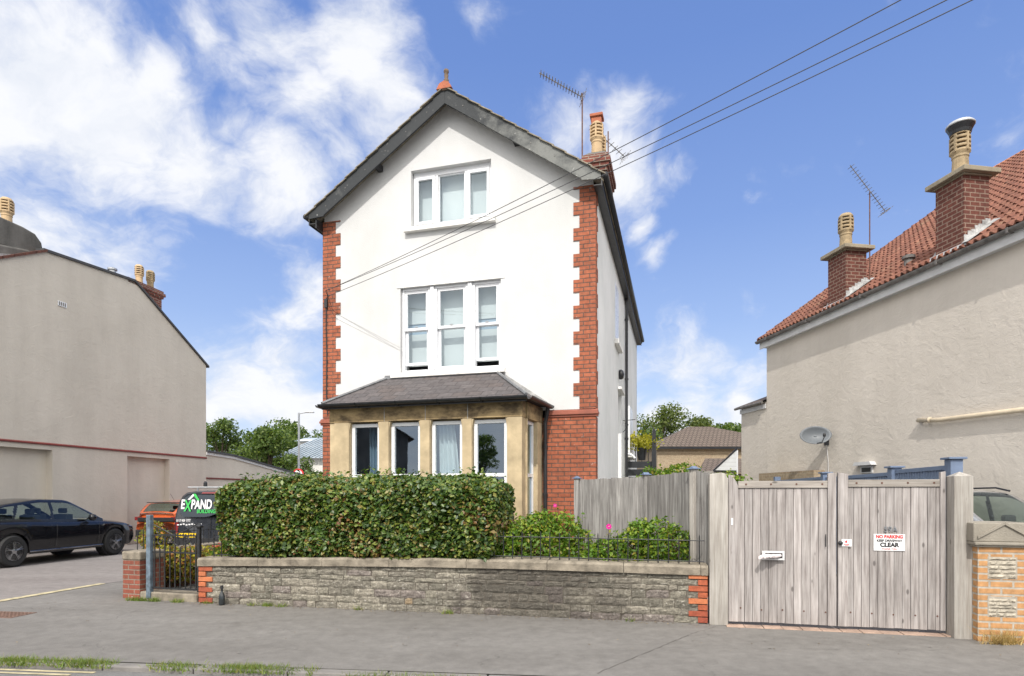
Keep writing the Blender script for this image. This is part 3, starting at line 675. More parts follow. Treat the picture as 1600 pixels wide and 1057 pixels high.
# gate posts
gp = thing('gate_post', 'pale square timber post left of the wooden gates against the stone wall', 'post', (2.547, 7.499, 0), GA, 'posts of the wooden gates')
b = MB(); b.prism([(-.09, 0), (.128, 0), (.128, 1.80), (.10, 1.87), (.05, 1.885), (-.09, 1.87)], -.05, .14); b.build('shaft', 'post_wood', gp, bevel=.006)
gp = thing('gate_post', 'thick pointed timber post right of the wooden gates beside the golden brick pillar', 'post', (2.547, 7.499, 0), GA, 'posts of the wooden gates')
b = MB(); b.box(2.512, 2.70, -.20, .0, -.02, 1.82); b.add([(2.512, -.20, 1.82), (2.70, -.20, 1.82), (2.70, 0, 1.82), (2.512, 0, 1.82), (2.606, -.10, 1.875)], [(0,1,4),(1,2,4),(2,3,4),(3,0,4)])
b.build('shaft', 'post_wood', gp, bevel=.005)
b = MB(); x = .10
while x < 2.5:
    b.box(x+.003, x+.21, -.13, .04, -.03, .010+jit(.003)); x += .215
tag(b.build('brick_threshold', 'brick_sett', None, (2.547, 7.499, 0), GA, bevel=.004), kind='structure')

# ================================================================== grey board fence, left of the gates
def board_fence(label, pts, ztops, zb=.3, group='grey board fence panels'):
    for i in range(len(pts)-1):
        A = Vector(pts[i]); B = Vector(pts[i+1]); d = B-A; Ln = d.length; an = math.atan2(d.y, d.x)
        t = thing('fence_panel', label[i], 'fence', (A.x, A.y, 0), an, group)
        m = MB(); n = max(2, int(Ln/.092)); za, zb_ = ztops[i], ztops[i+1]
        for k in range(n):
            x0 = .03+k*(Ln-.06)/n; x1 = .03+(k+1)*(Ln-.06)/n-.001
            zt = za+(zb_-za)*(x0/Ln)+jit(.008)
            y0 = -.012 if k % 2 else -.006
            m.add([(x0, y0-.006, zb), (x1+.012, y0+.006, zb), (x1+.012, y0+.014, zb), (x0, y0+.010, zb), (x0, y0-.006, zt), (x1+.012, y0+.006, zt), (x1+.012, y0+.014, zt), (x0, y0+.010, zt)],
                  [(0,3,2,1),(4,5,6,7),(0,1,5,4),(2,3,7,6),(1,2,6,5),(3,0,4,7)])
        m.build('boarding', 'fence_wood', t)
        m = MB(); m.box(.03, Ln-.03, .02, .06, zb+.2, zb+.27); m.box(.03, Ln-.03, .02, .06, za-.35, za-.28); m.build('arris_rail', 'fence_wood', t)
        m = MB(); m.box(-.045, .035, -.055, .025, 0, za+.02); m.build('post', 'post_wood' if i == 2 else 'fence_wood', t, bevel=.004)
        m = MB(); m.box(-.07, .06, -.08, .05, za+.02, za+.034); m.prism([(-.055, za+.034), (.045, za+.034), (-.005, za+.062)], -.06, .03); m.build('post_cap', 'blue_paint', t, bevel=.003)
board_fence(['wide grey fence panel in front of the red brick corner of the house', 'dark narrow-boarded fence panel running towards the street', 'short lower fence panel against the left gate post'],
            [(1.08, 9.9), (2.08, 9.30), (2.42, 7.98), (2.585, 7.66)], [1.86, 1.90, 1.93, 1.86])

# ================================================================== golden brick pillar at the right edge
PB = GA
simple('pale_mortar', (.38, .345, .29), .95, var=.25, sc=9, bmp=.6)
simple('inset_stone', (.40, .36, .29), .95, var=.4, sc=12, bmp=.8, bsc=50)
pl = thing('brick_pillar', 'golden brick pillar with stone insets and a gabled stone cap right of the wooden gates', 'pillar', (5.10, 6.60, 0), PB)
PW = .472
b = MB(); b.box(0, PW, 0, .47, -.05, 1.04); b.build('brickwork', 'golden_brick', pl)
b = MB()
for (z0, z1) in ((.285, .50), (.70, .93)):
    z = z0
    while z < z1-.02:
        h = min(random.uniform(.03, .06), z1-z); x = .10+jit(.006)
        while x < .34:
            w = min(random.uniform(.07, .22), .362-x)
            if w > .03:
                vs = []; nx = 6; nz = 3
                for iz in range(nz+1):
                    for ix in range(nx+1):
                        e = ix in (0, nx) or iz in (0, nz)
                        vs.append((x+w*ix/nx, -.003 if e else -.010-random.uniform(0, .012), z+.001+(h-.003)*iz/nz+(0 if e else jit(.004))))
                fs = [(iz*(nx+1)+ix, iz*(nx+1)+ix+1, (iz+1)*(nx+1)+ix+1, (iz+1)*(nx+1)+ix) for iz in range(nz) for ix in range(nx)]
                b.add(vs, fs, .3+.6*random.random())
            x += w+.003
        z += h
b.build('stone_inset', 'inset_stone', pl)
b = MB(); b.box(.092, .372, -.002, .003, .28, .505); b.box(.092, .372, -.002, .003, .695, .935); b.build('inset_mortar', 'pale_mortar', pl)
b = MB(); b.box(-.03, PW+.03, -.035, .50, 1.04, 1.062); b.box(-.05, PW+.05, -.055, .52, 1.062, 1.098)
b.box(-.055, PW+.055, -.03, .53, 1.098, 1.305)
b.build('cap', 'pillar_stone', pl, bevel=.014)
for sgn in (0, 1):
    m = MB(); a = (PW/2, 1.285); c = (-.02, 1.13) if sgn == 0 else (PW+.02, 1.13)
    m.prism([a, c, (c[0]-.0, c[1]+.028), (a[0], a[1]+.034)][::1 if sgn else -1], -.050, -.028); m.build('gable_moulding', 'pillar_stone', pl, bevel=.003)
# wall carrying on to the right of the pillar
b = MB(); b.box(.55, 3.2, .12, .42, -.05, .92); bw_ = b.build('boundary_wall', 'golden_brick', None, (5.10, 6.60, 0), PB); tag(bw_, 'low golden brick wall to the right of the golden pillar', 'wall')

# ================================================================== the white house
HA = R(-15.4); HW = 5.378; HD = 11.0
house = thing('detached_house', 'tall white gabled house with red brick quoins, stone bay and dark barge boards', 'house', (-3.736, 11.928, 0), HA)
RS = .69; RX = 2.68
def rz(x): return 8.925-RS*abs(x-RX)          # underside of the roof over the walls
opens = [(1.89, 3.478, 6.70, 7.755), (1.67, 3.665, 3.94, 5.552), (.84, 4.40, -.1, 3.3)]
xsb = sorted({.03, HW-.03, RX}|{o[0] for o in opens}|{o[1] for o in opens})
b = MB()
for i in range(len(xsb)-1):
    x0, x1 = xsb[i], xsb[i+1]; cuts = [o for o in opens if o[0] <= x0+1e-6 and o[1] >= x1-1e-6]; cuts.sort(key=lambda o: o[2])
    z = 3.12 if not cuts or cuts[0][2] > 0 else 3.12
    for o in cuts:
        if o[2] > z: b.quad((x0, 0, z), (x1, 0, z), (x1, 0, o[2]), (x0, 0, o[2]))
        z = max(z, o[3])
    b.quad((x0, 0, z), (x1, 0, z), (x1, 0, rz(x1)), (x0, 0, rz(x0)))
for (x0, x1, z0, z1) in opens[:2]:
    b.quad((x0, 0, z0), (x0, 0, z1), (x0, .2, z1), (x0, .2, z0)); b.quad((x1, 0, z0), (x1, .2, z0), (x1, .2, z1), (x1, 0, z1))
    b.quad((x0, 0, z1), (x1, 0, z1), (x1, .4, z1), (x0, .4, z1)); b.quad((x0, 0, z0), (x0, .2, z0), (x1, .2, z0), (x1, 0, z0)); b.quad((x0, .2, z0), (x0, .2, z1), (x0, .4, z1), (x0, .4, z0)); b.quad((x1, .2, z0), (x1, .4, z0), (x1, .4, z1), (x1, .2, z1))
b.build('front_wall', 'white_render', house)
b = MB()
sdo = (4.15, 5.05, 1.0, 4.15)    # side door recess
b.quad((HW, .03, 0), (HW, sdo[0], 0), (HW, sdo[0], 7.12), (HW, .03, 7.12)); b.quad((HW, sdo[1], 0), (HW, HD, 0), (HW, HD, 7.12), (HW, sdo[1], 7.12))
b.quad((HW, sdo[0], sdo[3]), (HW, sdo[1], sdo[3]), (HW, sdo[1], 7.12), (HW, sdo[0], 7.12)); b.quad((HW, sdo[0], 0), (HW, sdo[1], 0), (HW, sdo[1], sdo[2]), (HW, sdo[0], sdo[2]))
b.quad((HW, sdo[1], sdo[2]), (HW-.14, sdo[1], sdo[2]), (HW-.14, sdo[1], sdo[3]), (HW, sdo[1], sdo[3]))
b.quad((HW, sdo[0], sdo[2]), (HW, sdo[0], sdo[3]), (HW-.14, sdo[0], sdo[3]), (HW-.14, sdo[0], sdo[2]))
b.quad((HW, sdo[0], sdo[3]), (HW, sdo[1], sdo[3]), (HW-.14, sdo[1], sdo[3]), (HW-.14, sdo[0], sdo[3]))
b.quad((HW, sdo[0], sdo[2]), (HW-.14, sdo[0], sdo[2]), (HW-.14, sdo[1], sdo[2]), (HW, sdo[1], sdo[2]))
b.quad((0, HD, 0), (0, .03, 0), (0, .03, 7.03), (0, HD, 7.03))
b.add([(0, HD, 0), (HW, HD, 0), (HW, HD, 7.03), (RX, HD, rz(RX)), (0, HD, 7.03)], [(4, 3, 2, 1, 0)])
b.build('side_wall', 'side_render', house)
b = MB(); b.box(HW-.13, HW-.12, sdo[0], sdo[1], sdo[2], sdo[3]); dr = b.build('door', 'pvc', house)
b = MB(); b.box(HW+.005, HW+.09, sdo[0]-.05, sdo[1]+.05, sdo[3]+.005, sdo[3]+.07); b.build('door_head', 'white_sill', house, bevel=.01)
# side window (only its sill and reveal show at this angle)
b = MB(); b.box(HW-.01, HW+.006, 3.4, 4.25, 5.25, 6.5); w = b.build('window', 'pvc', house); b = MB(); b.box(HW+.002, HW+.1, 3.3, 4.35, 5.06, 5.17); b.build('sill', 'white_sill', w, bevel=.01)
b = MB(); b.box(HW+.002, HW+.10, 6.5, 7.7, 2.8, 4.1); w = b.build('window', 'pvc', house); b = MB(); b.box(HW+.002, HW+.17, 6.35, 7.85, 2.66, 2.78); b.build('sill', 'white_sill', w, bevel=.01)
# quoins, toothed: six-course rhythm, 2 mm proud of the render
b = MB()
def quoin(x_out, sgn, side, zs, ztop, wn=.285, ww=.392, pr=.012):
    z = zs; k = 0
    while z < ztop-.01:
        h = .2265 if k % 2 == 0 else .2265
        wd_ = wn if k % 2 == 0 else ww; z1 = min(z+h, ztop)
        x0, x1 = (x_out, x_out+wd_) if sgn > 0 else (x_out-wd_, x_out)
        b.box(x0, x1, -pr, .05, z, z1, .5, skip='k'); 
        if side:
            sw_ = .12 if k % 2 else .235
            b.box(x_out-.04, x_out+.010, .051, sw_, z, z1, .5)
        z = z1; k += 1
quoin(-.002, 1, False, 3.124, 7.0); b.build('quoins', 'house_brick', house)
b = MB(); quoin(HW+.010, -1, True, 3.124, 7.02); b.build('quoins', 'house_brick', house)
b = MB()
b.box(-.002, .82, -.014, .06, 0, 2.985); b.build('brick_base', 'house_brick', house); b = MB(); b.box(4.445, HW+.012, -.014, .06, 0, 2.985); b.box(HW-.05, HW+.012, .061, .25, 0, 2.985)
b.build('brick_base', 'house_brick', house)
for (x0, x1) in ((-.04, .80), (4.55, HW+.05)):
    b = MB()
    b.box(x0, x1, -.035, .08, 2.987, 3.025); b.box(x0-.012, x1+.012, -.06, .08, 3.025, 3.065); b.box(x0, x1, -.04, .08, 3.065, 3.095)
    b.prism([(-.04, 3.095), (.02, 3.095), (.02, 3.123)], x0, x1, 'x')
    b.build('string_course', 'string_clay', house, bevel=.004)

def frame(name, x0, x1, z0, z1, y, fw, d, parent, extra=()):
    m = MB(); m.box(x0, x1, y, y+d, z0, z0+fw); m.box(x0, x1, y, y+d, z1-fw, z1); m.box(x0, x0+fw, y, y+d, z0+fw, z1-fw); m.box(x1-fw, x1, y, y+d, z0+fw, z1-fw)
    for e in extra: m.box(*e)
    return m.build(name, 'pvc', parent, bevel=.004)
def pane(x0, x1, z0, z1, y, parent, mat='window_glass'):
    m = MB(); m.quad((x0, y, z0), (x1, y, z0), (x1, y, z1), (x0, y, z1)); return m.build('pane', mat, parent)
# top window: three lights
wf = frame('window', 1.90, 3.47, 6.71, 7.70, .10, .045, .07, house, [(2.345, 2.40, .10, .17, 6.755, 7.655), (2.935, 2.985, .10, .17, 6.755, 7.655), (1.9, 3.47, .101, .169, 7.70, 7.755)])
for (x0, x1, open_) in ((1.945, 2.345, 1), (2.40, 2.935, 0), (2.985, 3.425, 1)):
    f_ = .055 if open_ else .018
    s_ = frame('casement', x0+.003, x1-.003, 6.757, 7.653, .085 if open_ else .12, f_, .05, wf)
    pane(x0+f_-.005, x1-f_+.005, 6.757+f_-.005, 7.653-f_+.005, .125 if open_ else .15, wf, 'upper_glass')
    m = MB(); m.box(x0-.02, x1+.02, .32, .325, 6.70, 7.72); m.build('blind', 'blind', wf)
b = MB(); b.box(1.775, 3.575, -.10, .10, 6.575, 6.655); b.prism([(-.10, 6.655), (.10, 6.655), (.10, 6.70), (-.07, 6.665)], 1.775, 3.575, 'x'); b.build('sill', 'white_sill', wf, bevel=.008)
# first floor: three sash windows between broad white mullions
wf = frame('window', 1.68, 3.655, 3.945, 5.548, .06, .045, .12, house,
   [(2.215, 2.395, .05, .18, 3.99, 5.50), (2.27, 2.34, .02, .05, 3.95, 5.54), (2.965, 3.15, .05, .18, 3.99, 5.50), (3.02, 3.095, .02, .05, 3.95, 5.54)])
for (x0, x1, lift) in ((1.725, 2.215, .10), (2.395, 2.965, 0.), (3.15, 3.61, .115)):
    frame('upper_sash', x0+.003, x1-.003, 4.745, 5.50, .075, .052, .045, wf); frame('lower_sash', x0+.003, x1-.003, 3.992+lift, 4.79+lift*.0, .122, .052, .045, wf)
    pane(x0+.05, x1-.05, 4.79, 5.455, .10, wf, 'upper_glass'); pane(x0+.05, x1-.05, 4.04+lift, 4.745, .145, wf, 'upper_glass')
    m = MB(); m.box(x0-.05, x1+.05, .325, .33, 4.94 if lift else 3.95, 5.54); m.build('blind', 'blind', wf)
    if lift:
        m = MB(); m.box(x0-.05, x1+.05, .345, .35, 4.70, 5.1); m.build('blind', 'dark_blind', wf)
        m = MB(); m.box(x0-.05, x1+.05, .335, .339, 3.99+lift+.03, 4.74); m.build('blind', 'blind', wf)
    m = MB(); m.box((x0+x1)/2-.03, (x0+x1)/2+.03, .06, .076, 4.80, 4.815); m.build('catch', 'steel', wf)
b = MB(); b.box(1.50, 3.755, -.09, .06, 3.835, 3.90); b.prism([(-.09, 3.90), (.06, 3.90), (.06, 3.943), (-.06, 3.91)], 1.50, 3.755, 'x'); b.build('sill', 'white_sill', wf, bevel=.008)
b = MB(); b.box(1.60, 3.735, -.012, .02, 5.553, 5.575); b.build('lintel_edge', 'white_sill', wf)
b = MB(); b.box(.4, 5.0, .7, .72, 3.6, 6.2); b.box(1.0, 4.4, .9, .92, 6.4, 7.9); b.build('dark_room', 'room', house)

# roof: slabs with tile edges, barge boards, soffit and gutter
roof = MB(); OH = .27; ex0, ex1 = -.17, HW+.17
def slab(x0, x1, z_off0, z_off1, y0, y1, mb):
    za, zb_ = rz(x0), rz(x1)
    mb.add([(x0, y0, za+z_off0), (x1, y0, zb_+z_off0), (x1, y1, zb_+z_off0), (x0, y1, za+z_off0), (x0, y0, za+z_off1), (x1, y0, zb_+z_off1), (x1, y1, zb_+z_off1), (x0, y1, za+z_off1)],
           [(0,3,2,1),(4,5,6,7),(0,1,5,4),(1,2,6,5),(2,3,7,6),(3,0,4,7)])
slab(ex0, RX, .0, .10, -OH+.035, HD+.2, roof); slab(RX, ex1, .0, .10, -OH+.035, HD+.2, roof)
rf_ = roof.build('roof', 'moss_tile', house)
b = MB()
for s in (-1, 1):          # overlapping tile courses showing at the verge
    n = 13
    for i in range(n):
        xa = RX+s*(i*(RX+.2)/n); xb = RX+s*((i+1)*(RX+.2)/n+.03)
        x0, x1 = min(xa, xb), max(xa, xb); up = .018
        za, zb_ = rz(x0), rz(x1); o0, o1 = (.112+up, .106) if s < 0 else (.106, .112+up)
        if s > 0: o0, o1 = .106, .112+up
        else: o0, o1 = .112+up, .106
        yj = -OH-.035+jit(.006)
        b.add([(x0, yj, za+o0-.02), (x1, yj, zb_+o1-.02), (x1, HD+.2, zb_+o1-.02), (x0, HD+.2, za+o0-.02), (x0, yj, za+o0), (x1, yj, zb_+o1), (x1, HD+.2, zb_+o1), (x0, HD+.2, za+o0)],
              [(0,3,2,1),(4,5,6,7),(0,1,5,4),(1,2,6,5),(2,3,7,6),(3,0,4,7)])
b.build('tiles', 'moss_tile', rf_)
b = MB(); y = -OH-.04
while y < HD:
    y1 = y+.44; b.prism([(RX-.15, rz(RX)+.06), (RX-.09, rz(RX)+.16), (RX, rz(RX)+.20), (RX+.09, rz(RX)+.16), (RX+.15, rz(RX)+.06)], y, y1-.01); y = y1
b.build('ridge_tile', 'red_clay', rf_)
for s in (-1, 1):
    def X(d): return RX+s*d
    e = RX+.15
    b = MB(); poly = [(X(0), 8.735), (X(e-.33), 8.735-RS*(e-.33)), (X(e-.33), 8.735-RS*(e-.33)-.02), (X(e), 8.735-RS*(e-.33)-.04), (X(e), rz(X(e))+.10), (X(0), rz(X(0))+.10)]
    if s > 0: poly = poly[::-1]
    b.prism(poly, -OH-.0, -OH+.035); bo = b.build('barge_board', 'barge_paint', house, bevel=.004)
    for k in range(6):
        d = .35+k*.42; m = MB(); m.lathe([(.009, -OH-.005), (.011, -OH-.001)], (X(d), 0, 8.85-RS*d+.02), 8, ax='y'); m.build('screw', 'gutter_grey', bo)
    m = MB(); xx = X(1.30 if s > 0 else 1.42); m.box(xx-.05, xx+.05, -OH+.04, .0, rz(xx)-.13, rz(xx)-.02); m.build('purlin_end', 'black_paint', house, bevel=.004)
    b = MB(); 
    xo = X(e-.0); xi = 0 if s < 0 else HW
    b.box(min(xo, xi), max(xo, xi), -OH+.036, HD+.1, 6.885, 6.90); b.build('soffit', 'black_paint', house)
    b = MB(); b.box(xo-(0 if s > 0 else .02), xo+(.02 if s > 0 else 0), -OH+.036, HD+.1, 6.87, 7.05); b.build('fascia', 'black_paint', house)
    gx = xo+s*.07
    b = MB(); b.tube([(gx, -OH+.0, 7.03), (gx, HD+.1, 7.03)], .055, 10); b.build('gutter', 'black_paint', house, smooth=True)
b = MB(); b.box(-.02, -.0, -OH+.04, HD, 6.8, 6.98); b.build('wall_plate', 'black_paint', house)
# finial
b = MB(); b.lathe([(.12, -.05), (.07, .03), (.045, .06), (.038, .13), (.05, .18), (.030, .22), (.042, .27), (.03, .30), (.05, .33), (.045, .37), (.01, .385)], (RX, -OH+.08, 9.02), 10)
o = b.build('finial', 'old_clay_dark', rf_, smooth=True); o.rotation_euler = (0, 0, 0)
# chimney
def pot(parent, x, y, z, sc=1., mat='clay', cowl=False, top='dome', lab=None):
    m = MB(); s = sc
    m.lathe([(.165*s, 0), (.165*s, .04*s), (.145*s, .07*s), (.132*s, .34*s), (.145*s, .36*s), (.14*s, .40*s), (.165*s, .45*s)], (x, y, z), 18)
    zc = z+.45*s
    for k in range(4):
        m.lathe([(.165*s, 0), (.17*s, .01*s), (.17*s, .035*s), (.165*s, .045*s)], (x, y, zc+.085*s*k), 18)
    m.lathe([(.165*s, 0), (.165*s, .03*s)]+([(.12*s, .09*s), (.01*s, .115*s)] if top == 'dome' else [(.14*s, .05*s), (.01*s, .055*s)]), (x, y, zc+.34*s), 18)
    for k in range(5):
        a = 2*PI*k/5+.9; m.box(x+.155*s*math.cos(a)-.02*s, x+.155*s*math.cos(a)+.02*s, y+.155*s*math.sin(a)-.02*s, y+.155*s*math.sin(a)+.02*s, zc, zc+.34*s)
    o = m.build('chimney_pot', mat, parent)
    i_ = MB(); i_.lathe([(.125*s, 0), (.125*s, .34*s)], (x, y, zc), 12); i_.build('flue', 'black_paint', parent)
    if cowl:
        c = MB(); c.lathe([(.175*s, .38*s), (.19*s, .44*s), (.22*s, .50*s), (.235*s, .53*s)], (x, y, zc-.02), 16); c.build('cowl_collar', 'black_paint', parent); c = MB(); c.lathe([(.24*s, .515*s), (.245*s, .54*s), (.20*s, .59*s), (.12*s, .62*s), (.01, .635*s)], (x, y, zc), 20); c.build('cowl', 'galvanised', parent, smooth=True)
    return o
b = MB(); b.box(4.98, 5.40, 1.45, 2.45, 6.9, 8.02); b.box(4.95, 5.43, 1.42, 2.48, 8.02, 8.09); b.box(4.92, 5.46, 1.39, 2.51, 8.09, 8.17); b.box(4.89, 5.49, 1.36, 2.54, 8.17, 8.27)
b.box(4.93, 5.45, 1.40, 2.50, 8.27, 8.35)
ch = b.build('chimney', 'chimney_brick', house)
b = MB(); b.add([(4.94,1.41,8.352),(5.44,1.41,8.352),(5.44,2.49,8.352),(4.94,2.49,8.352),(5.05,1.55,8.47),(5.33,1.55,8.47),(5.33,2.35,8.47),(5.05,2.35,8.47)], [(4,5,6,7),(0,1,5,4),(1,2,6,5),(2,3,7,6),(3,0,4,7)]); b.build('flaunching', 'cement', ch)
pot(ch, 5.19, 1.68, 8.42, .80); pot(ch, 5.19, 2.15, 8.42, .80, 'clay')
b = MB(); b.box(5.09, 5.29, 1.58, 1.78, 9.06, 9.20); b.box(5.06, 5.32, 1.55, 1.81, 9.20, 9.26); b.build('terminal', 'red_clay', ch, bevel=.01)
# cable down the left quoin, bracket, downpipes and small fittings
b = MB(); b.tube([(.09, -.03, 5.5), (.085, -.03, 4.9), (.10, -.03, 4.3), (.095, -.035, 3.6), (.12, -.03, 3.2)], .011, 6); b.box(.06, .12, -.06, -.015, 5.3, 5.47); b.build('cable', 'black_paint', house)
b = MB(); b.tube([(.1, -.02, 5.5), (.13, -.05, 5.54), (.25, -.30, 5.54), (.36, -.36, 5.53)], .008, 6)
b.tube([(.10, -.02, 5.42), (.22, -.2, 5.40), (.34, -.34, 5.42)], .006, 6)
for p in ((.36, -.36, 5.53), (.34, -.34, 5.42)): b.lathe([(.005, -.02), (.014, -.015), (.014, .015), (.005, .02)], p, 8)
b.build('wire_bracket', 'iron', house)
b = MB(); b.tube([(HW+.06, 5.9, 7.0), (HW+.06, 5.9, 6.8), (HW+.06, 5.9, 0)], .04, 10); 
for zc in (6.3, 4.7, 3.1, 1.7): b.lathe([(.05, 0), (.05, .05)], (HW+.06, 5.9, zc), 10)
b.build('downpipe', 'black_paint', house)
b = MB(); b.lathe([(.11, 0), (.12, .02), (.12, .06), (.09, .10), (.01, .12)], (HW+.01, 4.35, 4.55), 14, ax='x'); b.build('wall_lamp', 'black_paint', house, smooth=True)
b = MB(); b.tube([(HW+.01, 5.35, 3.55), (HW+.33, 5.35, 3.57)], .01, 6); b.tube([(HW+.01, 5.35, 3.25), (HW+.09, 5.35, 3.33), (HW+.15, 5.35, 3.44), (HW+.12, 5.35, 3.5), (HW+.06, 5.35, 3.47)], .009, 6); b.build('hanging_bracket', 'iron', house)
b = MB(); b.tube([(HW+.02, 6.2, 2.75), (HW+.20, 6.2, 2.70), (HW+.26, 6.2, 2.62)], .035, 8); b.build('waste_pipe', 'pvc', house)

# bay window
BY = -1.05
bx0, bx1 = .897, 4.33; bk0, bk1 = .80, 4.443
piers = [bx0, 1.188, 1.772, 1.955, 2.541, 2.716, 3.302, 3.471, 4.078, bx1]
b = MB()
for i in range(0, 10, 2): b.box(piers[i], piers[i+1], BY, BY+.24, .0, 2.885, skip='')
b.box(bx0-.004, bx1+.004, BY-.012, BY+.26, .0, .95)
for i in range(1, 9, 2):      # sloping reveals' small corbels under the lintel
    for s, xe in ((1, piers[i]), (-1, piers[i+1])):
        p = [(xe, 2.885), (xe+s*.03, 2.885), (xe, 2.72)]
        b.prism(p if s < 0 else p[::-1], BY+.01, BY+.2)
# splayed right return: pier at the front, pier at the wall, sill
def side_pt(t, off=0.): return (bx1+(bk1-bx1)*t+off, BY+(0-BY)*t)
def sblock(t0, t1, z0, z1, th=.2, mb=None, pr=.0):
    a, c = side_pt(t0, pr), side_pt(t1, pr); (mb or b).add([(a[0]-th, a[1], z0), (a[0], a[1], z0), (c[0], c[1], z0), (c[0]-th, c[1], z0), (a[0]-th, a[1], z1), (a[0], a[1], z1), (c[0], c[1], z1), (c[0]-th, c[1], z1)],
        [(0,3,2,1),(4,5,6,7),(0,1,5,4),(1,2,6,5),(2,3,7,6),(3,0,4,7)])
sblock(.232, .27, 0, 2.885); sblock(.74, .995, 0, 2.885); sblock(.271, .739, 0, .95)
b.box(bk0, bx0-.002, BY+.02, -.005, 0, 2.885)
bay = b.build('bay_window', 'bath_stone', house, bevel=.006)
b = MB()
js = [bx0-.006, 1.875, 2.64, 3.40, bx1+.006]
for i in range(4): b.box(js[i]+(.0 if i == 0 else .006), js[i+1]-(.0 if i == 3 else .006), BY-.006, BY+.24, 2.887, 3.16)
sblock(.235, .995, 2.887, 3.16, .2, b, .004); b.box(bk0, bx0-.01, BY+.0, -.005, 2.887, 3.16)
b.build('lintel', 'weathered_stone', bay, bevel=.004)
b = MB()
for i in range(1, 4): b.box(js[i]-.006, js[i]+.006, BY-.001, BY+.1, 2.887, 3.15)
b.build('joint', 'pale_flashing', bay)
for i in range(1, 9, 2):
    x0, x1 = piers[i]+.01, piers[i+1]-.01; zb_ = .95
    fr = frame('window_frame', x0, x1, zb_, 2.865, BY+.085, .062, .06, bay, [(x0+.062, x1-.062, BY+.087, BY+.143, 1.915, 1.975)])
    pane(x0+.06, x1-.06, 1.97, 2.81, BY+.12, bay); pane(x0+.06, x1-.06, zb_+.05, 1.92, BY+.12, bay)
fr = MB(); a0, a1 = side_pt(.28, -.07), side_pt(.73, -.07)
def sbox(t0, t1, z0, z1, off, th, mb):
    a, c = side_pt(t0, off), side_pt(t1, off); mb.add([(a[0]-th, a[1], z0), (a[0], a[1], z0), (c[0], c[1], z0), (c[0]-th, c[1], z0), (a[0]-th, a[1], z1), (a[0], a[1], z1), (c[0], c[1], z1), (c[0]-th, c[1], z1)],
        [(0,3,2,1),(4,5,6,7),(0,1,5,4),(1,2,6,5),(2,3,7,6),(3,0,4,7)])
for (t0, t1, z0, z1) in ((.272, .33, .952, 2.88), (.69, .738, .952, 2.88), (.331, .689, 2.82, 2.88), (.331, .689, 1.92, 1.98), (.331, .689, .952, 1.01)): sbox(t0, t1, z0, z1, -.075, .05, fr)
fr.build('window_frame', 'pvc', bay)
fr = MB(); a, c = side_pt(.33, -.10), side_pt(.69, -.10); fr.quad((a[0], a[1], 1.0), (c[0], c[1], 1.0), (c[0], c[1], 2.83), (a[0], a[1], 2.83)); fr.build('pane', 'window_glass', bay)
# inside the bay: dark room, curtains
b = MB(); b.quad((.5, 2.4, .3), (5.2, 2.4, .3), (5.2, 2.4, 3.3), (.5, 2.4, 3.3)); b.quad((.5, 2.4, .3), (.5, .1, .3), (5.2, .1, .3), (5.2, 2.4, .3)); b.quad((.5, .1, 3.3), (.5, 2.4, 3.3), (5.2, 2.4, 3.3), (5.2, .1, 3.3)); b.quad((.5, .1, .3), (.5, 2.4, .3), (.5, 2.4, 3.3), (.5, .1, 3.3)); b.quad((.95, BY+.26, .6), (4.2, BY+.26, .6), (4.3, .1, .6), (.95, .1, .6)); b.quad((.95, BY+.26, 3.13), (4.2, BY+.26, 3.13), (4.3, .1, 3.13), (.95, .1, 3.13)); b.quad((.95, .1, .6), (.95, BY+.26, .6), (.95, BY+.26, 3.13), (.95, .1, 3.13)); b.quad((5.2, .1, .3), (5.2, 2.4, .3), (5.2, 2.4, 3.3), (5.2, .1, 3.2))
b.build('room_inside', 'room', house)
def curtain(x0, x1, z0, z1, y, taper=0., mat='curtain'):
    m = MB(); n = 40; vs = []; fs = []
    for k in range(9):
        z = z0+(z1-z0)*k/8
        for i in range(n+1):
            u = i/n; w = x1-x0; sq = 1-taper*(1-((k/8-.35)/.65)**2 if k/8 > .35 else 1)*.6
            vs.append((x0+w*u*sq, y+.035*math.sin(u*26+.3*k), z))
    for k in range(8):
        for i in range(n): a = k*(n+1)+i; fs.append((a, a+1, a+n+2, a+n+1))
    m.add(vs, fs); return m.build('curtain', mat, bay, smooth=True)
curtain(2.74, 3.04, 1.0, 2.83, BY+.34, -.45); curtain(1.36, 1.62, 1.0, 2.83, BY+.42, 0., 'dark_blind')
# bay roof
g0, g1, gy = .745, 4.44, -1.2; gz = 3.17; tz = 3.84; gb = 4.53
b = MB(); t0, t1 = 1.42, 3.585
def slate_uv(c, n):
    return ((c[0]+c[1]*(1 if abs(n[0]) > .3 else 0), (c[2]-gz)*1.75+.03))
b.add([(g0, gy, gz+.03), (g1, gy, gz+.03), (t1, -.01, tz), (t0, -.01, tz)], [(0,1,2,3)]); b.add([(g1, gy, gz+.03), (gb, -.01, gz+.03), (t1, -.01, tz)], [(0,1,2)]); b.add([(g0-.08, -.01, gz+.03), (g0, gy, gz+.03), (t0, -.01, tz)], [(0,1,2)])
b.add([(g0, gy, gz+.01), (g1, gy, gz+.01), (gb, -.01, gz+.01), (g0-.08, -.01, gz+.01)], [(0,3,2,1)])
br_ = b.build('bay_roof', 'slate', house, uvfn=slate_uv)
b = MB(); b.tube([(g1, gy, gz+.05), (t1, -.01, tz+.02)], .028, 6); b.tube([(g0, gy, gz+.05), (t0, -.01, tz+.02)], .028, 6); b.box(t0-.05, t1+.05, -.06, -.005, tz-.02, tz+.05)
b.build('hip_lead', 'lead', br_)
b = MB(); n = 14
